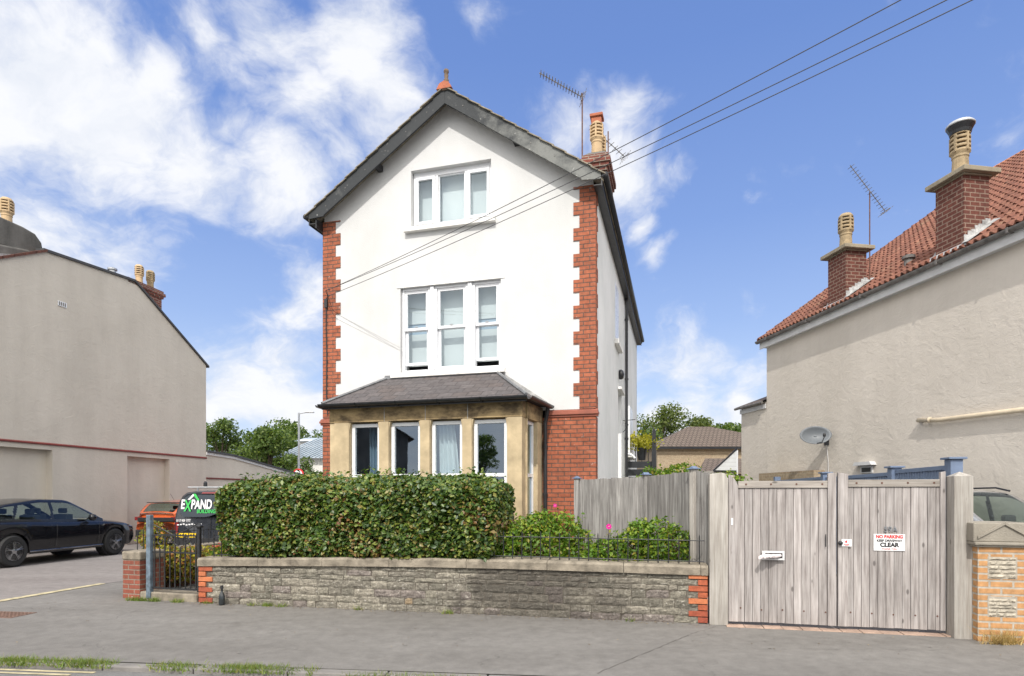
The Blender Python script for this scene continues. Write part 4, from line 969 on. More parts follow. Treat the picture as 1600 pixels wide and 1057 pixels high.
for i in range(n):
    u0, u1 = i/n, (i+1)/n; xa = t1+(gb-t1)*u0; xb = t1+(gb-t1)*u1; za = tz+(gz+.03-tz)*u0; zb_ = tz+(gz+.03-tz)*u1
    b.add([(xa, -.012, za-.02), (xb, -.012, zb_-.02), (xb, -.012, zb_+.07), (xa, -.012, za+.07), (xa, -.004, za-.02), (xb, -.004, zb_-.02), (xb, -.004, zb_+.07), (xa, -.004, za+.07)], [(0,1,2,3), (3,2,6,7)])
b.build('flashing', 'pale_flashing', br_)
b = MB()
def gprof(p0, p1, nrm_):       # ogee-like gutter: half-round channel
    vs = []; fs = []; k_ = 8
    for p in (p0, p1):
        for i in range(k_+1):
            a = PI+PI*i/k_; vs.append((p[0]+nrm_[0]*(.055+.055*math.cos(a)), p[1]+nrm_[1]*(.055+.055*math.cos(a)), p[2]+.055*math.sin(a)))
    for i in range(k_): fs.append((i, i+1, k_+2+i, k_+1+i))
    b.add(vs, fs)
zg = gz+.02
gprof((g0-.02, gy+.0, zg), (g1+.04, gy+.0, zg), (0, -1)); gprof((g1+.0, gy-.04, zg), (gb+.02, -.01, zg), (1, 0)); gprof((g0, gy-.04, zg), (g0-.08, -.01, zg), (-1, 0))
b.box(g0-.0, g1+.0, gy-.004, gy+.02, gz-.06, gz+.028)
for xx in (1.45, 2.2, 2.95, 3.7): b.tube([(xx, gy+.0, zg-.055), (xx, gy-.06, zg-.062), (xx, gy-.117, zg-.0)], .012, 5)
b.build('bay_gutter', 'black_paint', br_)
b = MB(); b.tube([(gb+.03, -.10, zg-.03), (gb+.0, -.07, zg-.18), (gb-.03, -.055, zg-.3), (gb-.03, -.055, 0)], .036, 10)
for zc in (2.45, 1.6): b.lathe([(.046, 0), (.046, .04)], (gb-.03, -.055, zc), 10)
b.build('downpipe', 'black_paint', house)

# ================================================================== aerials, dish and wires
def aerial(label, foot, mast_h, boom_from, boom_to, nel, mat='gutter_grey', mast='rusty_mast', extra=0, rod=.007, elw=.11):
    t = thing('television_aerial', label, 'aerial', foot)
    m = MB(); m.tube([(0,0,0), (0,0,mast_h)], .014, 8); m.build('mast', mast, t)
    A = Vector(boom_from); B = Vector(boom_to); m = MB(); m.tube([A, B], .009, 6); d = (B-A); dn = d.normalized(); side = dn.cross(Vector((0,0,1))).normalized()
    up = side.cross(dn)
    m2 = MB()
    for i in range(nel):
        p = A+d*(i+.5)/nel; m2.tube([p-side*elw, p+side*elw], rod, 4); m2.tube([p-up*.03, p+up*.03], rod, 4)
    m.build('boom', mat, t); m2.build('elements', mat, t)
    m = MB()
    for k in (-1, 0, 1):
        for q in (-.12, -.04, .04, .12): m.tube([A+dn*-.02+side*q+up*.02*k+up*(abs(q)*.5), A-dn*.02+side*q*1.1+up*(.12*k)], .005, 4)
    m.tube([A+side*.15, A-side*.15], .006, 4); m.build('reflector', mat, t)
    return t
def hp(x, y, z): # house-local to world
    return (-3.736+math.cos(HA)*x-math.sin(HA)*y, 11.928+math.sin(HA)*x+math.cos(HA)*y, z)
aerial('long television aerial on a tall mast behind the right slope of the white house roof', hp(4.92, 1.5, 7.3), 2.35, (.0, -.0, 2.28), (-.86, -.02, 2.75), 15)
aerial('smaller television aerial with its boom behind the chimney pots of the white house', hp(5.28, 2.9, 7.6), 2.05, (.42, .3, 1.66), (-.42, -.1, 2.12), 9)
# right-hand house frame
RA = R(9.2); RO = (8.44, 11.4)
def rp(x, y, z): return (RO[0]+math.cos(RA)*x-math.sin(RA)*y, RO[1]+math.sin(RA)*x+math.cos(RA)*y, z)
aerial('television aerial on a rusty mast beside the far chimney of the red tiled roof', rp(.42, 2.75, 6.5), 2.25, (.36, .0, 1.80), (-.52, -.1, 2.82), 16)
sdh = thing('satellite_dish', 'grey oval satellite dish on the beige wall above the wooden gates', 'satellite dish', rp(0, 3.657, 3.08), RA)
b = MB(); vs = []; fs = []; nr, na = 6, 28
for i in range(nr+1):
    r = i/nr
    for k in range(na): a = 2*PI*k/na; vs.append((.36*r*math.cos(a), .10*(1-r*r)-.04, .235*r*math.sin(a)))
for i in range(nr):
    for k in range(na): fs.append((i*na+k, i*na+(k+1) % na, (i+1)*na+(k+1) % na, (i+1)*na+k))
b.add(vs, fs); o = b.build('reflector', 'dish_grey', sdh, smooth=True, loc=(-.42, -.12, .0), rot=R(-30)); o.rotation_euler = (R(-14), 0, R(-26))
s_ = o.modifiers.new('thickness', 'SOLIDIFY'); s_.thickness = .012
b = MB(); b.tube([(-.42, -.1, -.2), (-.46, -.42, -.19), (-.42, -.45, -.06)], .012, 6); b.lathe([(.03, 0), (.035, .05), (.02, .09)], (-.42, -.45, -.06), 10); b.build('arm', 'dark_plastic', sdh)
b = MB(); b.tube([(-.42, -.03, -.02), (-.18, 0, -.10), (-.005, .02, -.12)], .02, 8); b.box(-.02, -.002, -.06, .10, -.22, -.02); b.build('bracket', 'dark_plastic', sdh)
b = MB(); b.tube([(-.012, .02, -.18), (-.012, -.04, -.6), (-.012, -.05, -1.3)], .008, 5); b.build('cable', 'fascia_white', sdh)
P0 = Vector(hp(.36, -.36, 5.53)); P1 = Vector(hp(.34, -.34, 5.42))
ends = [((608, 942, 775), 'topmost of the three overhead wires reaching the left corner of the white house'), ((680, 942, 775), 'middle of the three overhead wires reaching the left corner of the white house'), ((720, 942, 775), 'lowest of the three overhead wires reaching the left corner of the white house')]
for i, (d, lab) in enumerate(ends):
    tt = 5.0; E_ = Vector((d[0]*tt/942, tt, 1.6+d[2]*tt/942)); A = P0 if i < 2 else P1; B = A+(E_-A)*2.4
    pts = []
    for k in range(31):
        u = k/30; p = A.lerp(B, u); p.z += .30*(u*2.4)*(u*2.4-1); pts.append(p)
    m = MB(); m.tube(pts, .0045, 6); tag(m.build('overhead_wire', 'cable_grey'), lab, 'wire', 'overhead wires')

# ================================================================== house on the left
LA = R(-11.5); LO = (-13.5, 14.54)
lh = thing('neighbour_house', 'beige rendered house with a tall blank gable wall at the left edge', 'house', (*LO, 0), LA)
b = MB()
def wallpoly(mb, pts, X): mb.add([(X, y, z) for y, z in pts], [tuple(range(len(pts)))])
wallpoly(b, [(-4.5, 3.02), (8.788, 3.02), (8.788, 6.60), (5.403, 8.64), (2.25, 8.41), (-4.5, 4.75)], 0)
cols = [(-4.5, -2.2, 0), (-2.2, 2.555, 1), (2.555, 5.12, 0), (5.12, 6.935, 1), (6.935, 8.788, 0)]
for (y0, y1, rec) in cols:
    if rec:
        zt = 2.89
        b.quad((0, y0, zt), (0, y1, zt), (0, y1, 3.02), (0, y0, 3.02)); X = -.22
        b.quad((X, y0, 0), (X, y1, 0), (X, y1, zt), (X, y0, zt)); b.quad((0, y0, 0), (X, y0, 0), (X, y0, zt), (0, y0, zt)); b.quad((0, y1, 0), (0, y1, zt), (X, y1, zt), (X, y1, 0)); b.quad((0, y0, zt), (X, y0, zt), (X, y1, zt), (0, y1, zt))
    else: b.quad((0, y0, 0), (0, y1, 0), (0, y1, 3.02), (0, y0, 3.02))
b.quad((0, 8.788, 0), (-9, 8.788, 0), (-9, 8.788, 6.6), (0, 8.788, 6.6)); b.quad((-9, -4.5, 0), (0, -4.5, 0), (0, -4.5, 4.7), (-9, -4.5, 4.7))
b.build('wall', 'beige_render', lh)
b = MB(); b.prism([(.003, 3.02), (.05, 3.025), (.05, 3.055), (.003, 3.085)], -4.5, 8.79, 'y'); b.build('red_band', 'red_band', lh)
b = MB()
for (p, q) in (((2.25, 8.41), (5.403, 8.64)), ((5.403, 8.64), (8.90, 6.535))):
    b.add([(-8, p[0], p[1]+.0), (.06, p[0], p[1]+.0), (.06, q[0], q[1]+.0), (-8, q[0], q[1]+.0), (-8, p[0], p[1]+.07), (.06, p[0], p[1]+.07), (.06, q[0], q[1]+.07), (-8, q[0], q[1]+.07)], [(0,3,2,1),(4,5,6,7),(0,1,5,4),(1,2,6,5),(2,3,7,6),(3,0,4,7)])
rf = b.build('roof', 'felt', lh)
b = MB()
n = 22
for i in range(n):      # front slope: pantiles seen end-on along the verge
    ya = 2.35-i*.30; za = 8.43-(2.35-ya)*.543
    b.add([(-5, ya-.34, za-.20), (.07, ya-.34, za-.20), (.07, ya, za-.02), (-5, ya, za-.02), (-5, ya-.34, za-.13), (.07, ya-.34, za-.13), (.07, ya, za+.05), (-5, ya, za+.05)], [(0,3,2,1),(4,5,6,7),(0,1,5,4),(1,2,6,5),(2,3,7,6),(3,0,4,7)])
b.build('tiles', 'old_red_tile', rf)
b = MB(); b.prism([(-1.2, 8.2), (2.42, 8.2), (2.50, 8.45), (2.44, 8.72), (2.25, 8.90), (1.9, 8.95), (-1.2, 8.97)], -1.4, -.22, 'x')
b.prism([(-.9, 7.3), (2.32, 7.9), (2.36, 8.15), (2.0, 8.34), (-.9, 7.75)], -1.3, -.12, 'x')
st = b.build('chimney', 'cement', lh, bevel=.05); pot(st, -.62, 1.78, 8.88, .92)
b = MB(); b.prism([(-1.5, 7.0), (1.95, 8.05), (1.95, 8.15), (-1.5, 7.12)], -1.2, -.08, 'x'); b.build('flashing', 'pale_flashing', st)
b = MB(); b.box(-.62, -.08, 5.25, 6.66, 7.2, 8.48); b.box(-.66, -.04, 5.20, 6.71, 8.48, 8.56); b.box(-.70, -.0, 5.15, 6.76, 8.56, 8.66); b.box(-.66, -.04, 5.2, 6.71, 8.66, 8.74)
c2 = b.build('chimney', 'chimney_brick', lh); pot(c2, -.36, 5.98, 8.72, .80); pot(c2, -.36, 6.46, 8.72, .78, 'old_clay')
b = MB(); b.lathe([(.10, 0), (.10, .22), (.14, .23), (.14, .28), (.10, .30)], (-.5, 5.05, 8.7), 14); b.build('flue_pipe', 'steel', lh)
b = MB(); b.box(.0, .03, 2.70, 2.97, 7.03, 7.17); vt = b.build('vent', 'pvc', lh, bevel=.005)
b = MB()
for k in range(4): b.box(.031, .034, 2.72+.06*k, 2.755+.06*k, 7.05, 7.15)
b.build('grille', 'gutter_grey', vt)
ex = thing('side_extension', 'low beige rendered extension with a sloping dark flat roof behind the parked van', 'building', (*LO, 0), LA)
b = MB(); wallpoly(b, [(8.80, 0), (15.6, 0), (15.6, 2.48), (10.35, 3.12), (8.80, 3.18)], -.03); b.quad((-.03, 15.6, 0), (-7, 15.6, 0), (-7, 15.6, 2.5), (-.03, 15.6, 2.5)); b.build('wall', 'beige_render', ex)
b = MB()
for (p, q) in (((8.80, 3.18), (10.35, 3.12)), ((10.352, 3.12), (15.65, 2.475))):
    b.add([(-.03, p[0], p[1]-.0), (.03, p[0], p[1]), (.03, q[0], q[1]), (-.03, q[0], q[1]), (-.03, p[0], p[1]+.10), (.03, p[0], p[1]+.10), (.03, q[0], q[1]+.10), (-.03, q[0], q[1]+.10)], [(0,3,2,1),(4,5,6,7),(0,1,5,4),(1,2,6,5),(2,3,7,6),(3,0,4,7)])
b.build('fascia', 'fascia_white', ex)
b = MB()
for (p, q) in (((8.80, 3.284), (10.35, 3.224)), ((10.352, 3.224), (15.65, 2.579))):
    b.add([(-7, p[0], p[1]-.0), (.09, p[0], p[1]), (.09, q[0], q[1]), (-7, q[0], q[1]), (-7, p[0], p[1]+.07), (.09, p[0], p[1]+.07), (.09, q[0], q[1]+.07), (-7, q[0], q[1]+.07)], [(0,3,2,1),(4,5,6,7),(0,1,5,4),(1,2,6,5),(2,3,7,6),(3,0,4,7)])
b.build('roof', 'felt', ex)
b = MB(); b.prism([(-.028, 2.25), (.02, 2.255), (.02, 2.29), (-.028, 2.31)], 8.80, 11.4, 'y'); b.build('red_band', 'red_band', ex)
b = MB(); b.box(-.02, .015, 11.4, 12.4, 0, 2.2); b.build('door', 'black_paint', ex)

# ================================================================== house on the right
rh = thing('neighbour_house', 'beige rendered house with red pantile roof and two brick chimneys at right', 'house', (*RO, 0), RA)
b = MB(); Y0, Y1 = -2.75, 6.28
b.quad((0, Y1, 0), (0, Y0, 0), (0, Y0, 6.1), (0, Y1, 6.1)); b.add([(0, Y1, 0), (0, Y1, 6.1), (7.7, Y1, 11.55), (15.5, Y1, 6.1), (15.5, Y1, 0)], [(0,1,2,3,4)]); b.add([(0, Y0, 0), (0, Y0, 6.1), (7.7, Y0, 11.55), (15.5, Y0, 6.1), (15.5, Y0, 0)], [(4,3,2,1,0)])
b.build('wall', 'cream_render', rh)
rf = MB(); SL = .716; cs = math.sqrt(1+SL*SL); Ln = (7.7+.2)*cs; nc = int(Ln/.33)+1; dy = .03; ny = int((6.42+2.95)/dy)
for c in range(nc):
    s0 = c*.33; s1 = min(s0+.36, Ln+.03); vs = []; fs = []; n0 = 0
    for (s, lift) in ((s0, .0), (s0, .045), (s1, .012)):
        for k in range(ny+1):
            y = -2.95+k*dy; ph = (y/.15) % 1.0; w = .028*math.sin(2*PI*ph)+(.012 if ph < .5 else 0)
            wob = .004*math.sin(y*3.1+c*1.7)
            X = -.20+s/cs; Z = 6.14+s*SL/cs
            l = lift+w+wob-.0*c; vs.append((X-l*SL/cs, y, Z+l/cs))
    m_ = ny+1
    for j in range(2):
        for k in range(ny): fs.append((j*m_+k, j*m_+k+1, (j+1)*m_+k+1, (j+1)*m_+k)[::-1])
    b0 = len(rf.v); rf.v += vs
    for f in fs: rf.f.append(tuple(i+b0 for i in f)); rf.r.append(.5+.45*math.sin(c*7.3+int((f[0] % m_)*dy/.15)*12.9898)*math.cos(c*3.1+int((f[0] % m_)*dy/.15)*5.3)); rf.mi.append(0)
roofR = rf.build('roof', 'pantile', rh)
b = MB(); b.add([(-.19, 6.40, 6.10), (7.7, 6.40, 11.74), (15.6, 6.40, 6.1), (15.6, -2.9, 6.1), (7.7, -2.9, 11.74), (-.19, -2.9, 6.10)], [(0,1,4,5), (1,2,3,4)]); b.build('underlay', 'felt', roofR)
b = MB(); y = 6.45
while y > -2.9:
    p = [(7.7+.15*math.cos(PI*k/8), 11.71+.15*math.sin(PI*k/8)) for k in range(9)]; b.prism(p, y-.44, y-.005); y -= .45
b.build('ridge_tile', 'terracotta_ridge', roofR)
b = MB(); y = 0
n = 26
for i in range(n):
    xa = -.2+7.9*i/n; xb = xa+7.9/n+.05; za, zb_ = 6.14+(xa+.2)*SL, 6.14+(xb+.2)*SL
    b.add([(xa, 6.40, za-.04), (xb, 6.40, zb_-.04), (xb, 6.47, zb_-.04), (xa, 6.47, za-.04), (xa, 6.40, za+.07), (xb, 6.40, zb_+.045), (xb, 6.47, zb_+.045), (xa, 6.47, za+.07)], [(0,3,2,1),(4,5,6,7),(0,1,5,4),(1,2,6,5),(2,3,7,6),(3,0,4,7)])
b.build('verge_tile', 'pantile', roofR)
b = MB(); b.box(-.165, -.145, -2.9, 6.38, 5.88, 6.08); b.build('fascia', 'fascia_white', rh)
b = MB(); b.box(-.144, .0, -2.9, 6.28, 5.90, 5.915); b.build('soffit', 'fascia_white', rh)
b = MB(); k_ = 8; vs = []; fs = []
for y in (-2.92, 6.42):
    for i in range(k_+1): a = PI+PI*i/k_; vs.append((-.225+.065*math.cos(a), y, 6.11+.065*math.sin(a)))
for i in range(k_): fs.append((i, i+1, k_+2+i, k_+1+i))
b.add(vs, fs); b.quad((-.16, -2.92, 6.06), (-.16, 6.42, 6.06), (-.16, 6.42, 6.12), (-.16, -2.92, 6.12)); b.add([(-.225+.065*math.cos(PI+PI*i/k_), 6.42, 6.11+.065*math.sin(PI+PI*i/k_)) for i in range(k_+1)], [tuple(range(k_+1))])
for y in (0.2, 2.2, 4.1, 5.9, -1.2): b.box(-.30, -.15, y-.02, y+.02, 6.035, 6.05); b.box(-.297, -.288, y-.02, y+.02, 6.05, 6.125)
o = b.build('gutter', 'gutter_grey', rh); s_ = o.modifiers.new('thickness', 'SOLIDIFY'); s_.thickness = .006
def chimneyR(y0, y1, zt, sc, cowl):
    b = MB(); b.box(-.14, .40, y0, y1, 6.0, zt); c = b.build('chimney', 'chimney_brick2', rh)
    b = MB(); b.box(-.26, .53, y0-.13, y1+.13, zt+.0, zt+.09); b.box(-.17, .43, y0-.04, y1+.04, zt-.03, zt-.001); b.build('cap', 'cement_light', c, bevel=.012)
    b = MB(); b.lathe([(.26, 0), (.20, .05), (.17, .09)], (.10, (y0+y1)/2, zt+.09), 14); b.build('flaunching', 'cement_light', c)
    pot(c, .10, (y0+y1)/2, zt+.11, sc, 'old_clay', cowl)
    b = MB()   # stepped lead flashing where the stack meets the tiles
    n = 7
    for i in range(n):
        xa = -.14+.54*i/n; xb = xa+.54/n+.02; za = 6.14+(xa+.2)*SL
        b.box(xa, xb, y0-.012-.004*(i % 2), y0+.0, za-.02, za+.24+.02*(i % 2))
    b.add([(-.2, y0-.14, 6.24), (-.2, y0-.003, 6.26), (.5, y0-.003, 6.76), (.5, y0-.14, 6.72)], [(0,3,2,1)])
    b.add([(-.19, y0-.10, 6.2), (-.15, y0-.1, 6.27), (-.15, y1+.14, 6.27), (-.21, y1+.14, 6.17)], [(0,1,2,3)])
    b.add([(-.145, y1, 6.12), (-.145, y1+.16, 6.14), (-.1, y1, 6.42)], [(0,1,2)])
    b.build('flashing', 'pale_flashing', c)
chimneyR(-.25, .36, 7.56, .98, True); chimneyR(2.83, 3.45, 7.40, .98, False)
b = MB(); b.lathe([(.09, -.05), (.09, .10), (.13, .11), (.13, .17), (.03, .21)], (.42, 1.62, 6.62), 12); b.build('roof_vent', 'gutter_grey', rh)
b = MB(); b.tube([(-.07, .85, 3.13), (-.07, .3, 3.075), (-.07, -2.7, 3.02)], .045, 10); b.tube([(-.07, .80, 3.13), (.0, .80, 3.13)], .045, 8); b.tube([(-.075, .6, 3.105), (-.075, .54, 3.10)], .055, 8)
b.build('waste_pipe', 'cream_pipe', rh, smooth=True)
b = MB(); b.prism([(2.04, 2.29), (2.62, 2.29), (2.56, 2.37), (2.10, 2.37)], -.14, 0, 'x'); b.box(-.03, 0, 2.14, 2.5, 2.12, 2.28); b.build('vent_hood', 'fascia_white', rh)
b = MB(); b.box(-.034, -.031, 2.18, 2.46, 2.14, 2.24); b.build('vent_grille', 'black_paint', rh)
b = MB(); b.box(-.42, -.12, 3.6, 6.0, 0, 2.235); b.build('old_brick_pier', 'far_brick', rh)
re_ = thing('rear_extension', 'lower beige rear extension with a brown tiled roof behind the right house', 'building', (*RO, 0), RA)
b = MB(); b.quad((.012, 7.68, 0), (.012, 6.2, 0), (.012, 6.2, 4.36), (.012, 7.68, 4.36)); b.quad((5, 7.68, 0), (.012, 7.68, 0), (.012, 7.68, 4.36), (5, 7.68, 4.36)); b.build('wall', 'cream_render', re_)
b = MB(); b.add([(-.12, 7.8, 4.33), (-.12, 6.3, 4.33), (1.8, 6.3, 5.1), (1.8, 6.7, 5.1), (5, 7.8, 4.33), (-.12, 7.8, 4.38), (-.12, 6.3, 4.38), (1.8, 6.3, 5.15), (1.8, 6.7, 5.15), (5, 7.8, 4.38)], [(0,1,2,3), (0,3,4), (5,8,7,6), (5,9,8), (0,5,6,1), (0,4,9,5)]); b.build('roof', 'far_tile', re_)
b = MB(); b.tube([(-.14, 7.8, 4.33), (-.14, 6.3, 4.33)], .04, 8); b.build('gutter', 'gutter_grey', re_); b = MB(); b.box(-.03, -.005, 6.3, 7.7, 4.16, 4.29); b.build('fascia', 'fascia_white', re_)
lt = thing('lean_to', 'small white weatherboarded lean-to roof end against the rear extension', 'lean-to', (*rp(-.8, 7.9, 0), ), RA)
b = MB()
for k in range(5):
    z0 = 2.41+k*.13; xl = max(0, (z0-2.41)/.66*.75); xr = .76
    if xl < xr-.03: b.prism([(xl, z0), (xr, z0), (xr, z0+.125), (min(xr, xl+.14), z0+.125)], -.012, .0)
b.build('weatherboard', 'cladding', lt)
b = MB(); b.prism([(-.05, 2.40), (-.02, 2.375), (.78, 3.07), (.78, 3.11), (.76, 3.11)], -.03, .0); b.build('roof', 'black_paint', lt)
b = MB(); b.box(.76, .80, -.04, .0, 0, 3.05); b.build('corner_trim', 'pvc', lt); b = MB(); b.box(.05, .75, .0, 2.4, 0, 2.40); b.build('wall', 'cream_render', lt)
b = MB(); b.tube([(-.02, -.04, 2.38), (.72, -.04, 2.38), (.73, -.04, 2.25), (.79, -.04, 2.1), (.79, -.04, 0)], .03, 8); b.build('gutter', 'black_paint', lt)

# blue fence along the driveway, behind the gates
fp = [(5.86, 8.0, 2.11), (6.09, 9.6, 2.07), (6.50, 12.5, 2.09), (6.99, 15.9, 2.1)]
for i in range(3):
    A, B = Vector(fp[i]), Vector(fp[i+1]); d = B-A; Ln = math.hypot(d.x, d.y); an = math.atan2(d.y, d.x)
    t = thing('trellis_fence', ['blue painted fence bay nearest the gates, behind the pointed gate post', 'middle blue painted fence bay behind the right gate leaf', 'farthest blue painted trellis bay showing over the left gate leaf'][i], 'fence', (A.x, A.y, 0), an, 'blue fence bays')
    b = MB(); w_ = .075; b.box(-w_, w_, -w_, w_, 0, fp[i][2]-.03); b.build('post', 'blue_paint', t, bevel=.004)
    b = MB(); b.box(-.11, .11, -.11, .11, fp[i][2]-.028, fp[i][2]); b.build('post_cap', 'blue_paint', t, bevel=.004)
    b = MB(); zt = fp[i][2]-.10 if i == 0 else fp[i][2]-.09
    b.box(w_+.005, Ln-w_-.005, -.03, .03, zt-.06, zt); b.box(w_+.005, Ln-w_-.005, -.02, .02, 1.62, 1.68); b.build('rail', 'blue_paint', t, bevel=.003)
    b = MB(); n = int(Ln/.085)
    for k in range(n):
        x = w_+.02+k*(Ln-2*w_-.04)/n; b.box(x, x+.045, -.012, .012, 1.68, zt-.06)
    b.build('slats', 'blue_paint', t)
    b = MB()
    for k in range(int(Ln/.1)): b.box(w_+.01+k*.1, w_+.107+k*.1, -.01, .01, .05, 1.62)
    b.build('boarding', 'blue_paint', t)
    if i == 2:
        b = MB(); b.box(-.07+Ln, .07+Ln, -.07, .07, 0, 2.1); b.build('post', 'blue_paint', t)

# ================================================================== behind the white house
dk = thing('garden_steps', 'black slatted steps and leaning black post behind the right corner of the white house', 'steps', (3.05, 16.9, 0), R(-4))
b = MB()
for k in range(5): b.box(0, .86, -.02, .02, 1.5+.22*k, 1.68+.22*k, .5)
b.build('slats', 'black_paint', dk)
b = MB(); b.box(0, .9, .03, 1.5, 1.2, 1.5); b.build('platform', 'black_paint', dk)
b = MB(); b.prism([(.82, 1.2), (.98, 1.2), (.95, 3.4), (.90, 3.5), (.86, 3.4)], -.10, -.03); b.build('post', 'black_paint', dk)
b = MB(); b.tube([(.0, .4, 3.3), (.9, .4, 3.3)], .012, 5)
for k in range(5): b.tube([(.1+k*.18, .4, 2.5), (.1+k*.18, .4, 3.3)], .012, 5)
b.build('handrail', 'iron', dk)
pp = thing('potted_plant', 'yellow-green potted shrub in a black planter on the black steps', 'plant', (3.66, 17.0, 2.5))
b = MB(); b.lathe([(.10, .10), (.15, .45)], (0,0,0), 14); b.build('planter', 'black_paint', pp)
P = rng.normal(size=(520, 3))*[.22, .2, .11]+[0, 0, .62]; leaves('foliage', P, .10, 'yellow_leaf', pp)
fb = thing('bungalow', 'low tan brick building with a brown hipped tile roof far behind the board fence', 'building', (8.2, 35, 0), 0)
b = MB(); b.box(.3, 9, .3, 7, 0, 4.5); b.build('wall', 'far_brick', fb)
b = MB(); b.add([(-.1, 0, 4.46), (9.5, 0, 4.46), (9.5, 7.5, 4.46), (-.1, 7.5, 4.46), (3.0, 3.4, 6.0), (4.4, 3.4, 6.0)], [(0,1,5,4), (1,2,5), (2,3,4,5), (3,0,4)]); b.build('roof', 'far_tile', fb)
b = MB(); b.box(-.1, 9.5, -.04, .0, 4.32, 4.45); b.build('gutter', 'black_paint', fb)
b = MB(); b.add([(.7, -6, 2.70), (6, -6, 2.70), (6, -3.5, 3.55), (1.9, -3.5, 3.55)], [(0,1,2,3)]); b.build('porch_roof', 'far_tile', fb); b = MB(); b.box(.9, 6, -5.8, -.1, 0, 2.68); b.build('porch_wall', 'far_brick', fb)
wb = thing('hall', 'white building with a pale blue ribbed metal roof behind the trees at left', 'building', (-17.5, 45, 0), 0)
b = MB(); b.box(0, 9, .2, 12, 0, 4.45); b.build('wall', 'white_wall', wb)
b = MB()
for k in range(30):
    x = -.4+k*.33; b.add([(x, -.3, 4.4), (x+.30, -.3, 4.4), (x+.30+1.9, 4.5, 6.35), (x+1.9, 4.5, 6.35), (x+.30, -.3, 4.48), (x+.33, -.3, 4.48), (x+.33+1.9, 4.5, 6.43), (x+.30+1.9, 4.5, 6.43)], [(0,1,2,3), (4,5,6,7), (1,4,7,2)])
b.build('roof', 'metal_roof', wb)
b = MB(); b.box(0, 3.2, 4.4, 5, 5.6, 6.2); b.build('upper_wall', 'white_wall', wb)
b = MB(); b.add([(-.3, 4.1, 6.05), (4.5, 4.1, 6.05), (4.0, 6, 6.5), (0, 6, 6.5)], [(0,1,2,3)]); b.build('upper_roof', 'metal_roof', wb)
lp = thing('street_lamp', 'grey street lamp with a round speed limit sign in front of the trees at left', 'street lamp', (-11.31, 32, 0))
b = MB(); b.tube([(0,0,0), (0,0,2.2), (0,0,2.21), (0,0,6.0)], [.09, .09, .065, .05], 10); b.tube([(0,0,5.95), (.38, 0, 6.02)], .025, 6); b.build('pole', 'steel', lp)
b = MB(); b.box(.33, .80, -.09, .09, 6.0, 6.06); b.build('lamp_head', 'aluminium', lp, bevel=.02)
b = MB(); b.lathe([(.29, -.10), (.29, -.085)], (0, 0, 2.75), 24, ax='y'); rs = b.build('sign_ring', 'sign_red', lp); b = MB(); b.lathe([(.215, -.108), (.215, -.101)], (0, 0, 2.75), 24, ax='y'); b.build('sign_face', 'sign_white', lp)
text_mesh('20', .24, 'sign_number', 'sign_black', lp, (0, -.112, 2.75), bold=.006)

# ================================================================== vehicles
def wheel(parent, x, y, r, w, side, rimmat='alloy', spokes=5):
    m = MB(); m.lathe([(r*.68, -w/2), (r*.93, -w/2), (r, -w*.34), (r, w*.34), (r*.93, w/2), (r*.68, w/2)], (x, y, r), 28, ax='y'); wh = m.build('wheel', 'tyre', parent, smooth=False)
    m = MB(); yo = y+side*(w/2-.01)
    m.lathe([(r*.68, -.010), (r*.68, .010), (r*.64, .010), (r*.63, -.010)], (x, yo, r), 28, ax='y')
    for k in range(spokes):
        a = 2*PI*k/spokes+.3
        for da in (-.11, .11):
            c, s = math.cos(a), math.sin(a); c2, s2 = math.cos(a+da), math.sin(a+da)
            m.tube([(x+c*r*.10, yo, r+s*r*.10), (x+c2*r*.65, yo, r+s2*r*.65)], [.016, .012], 5)
    m.lathe([(.01, -.03), (r*.17, -.02), (r*.17, .02), (.01, .025)], (x, yo, r), 16, ax='y')
    m.build('rim', rimmat, wh); m = MB(); m.lathe([(r*.67, -.02), (r*.67, .02)], (x, y+side*(w/2-.05), r), 20, ax='y'); m.build('hub_recess', 'black_void', wh)
def interp(x, pts):
    if x <= pts[0][0]: return pts[0][1]
    for (a, c), (b_, d) in zip(pts, pts[1:]):
        if x <= b_: t = (x-a)/(b_-a); return c+(d-c)*t
    return pts[-1][1]
def sm(x, pts, k=.12): return (interp(x-k, pts)+interp(x-k/2, pts)+interp(x, pts)+interp(x+k/2, pts)+interp(x+k, pts))/5
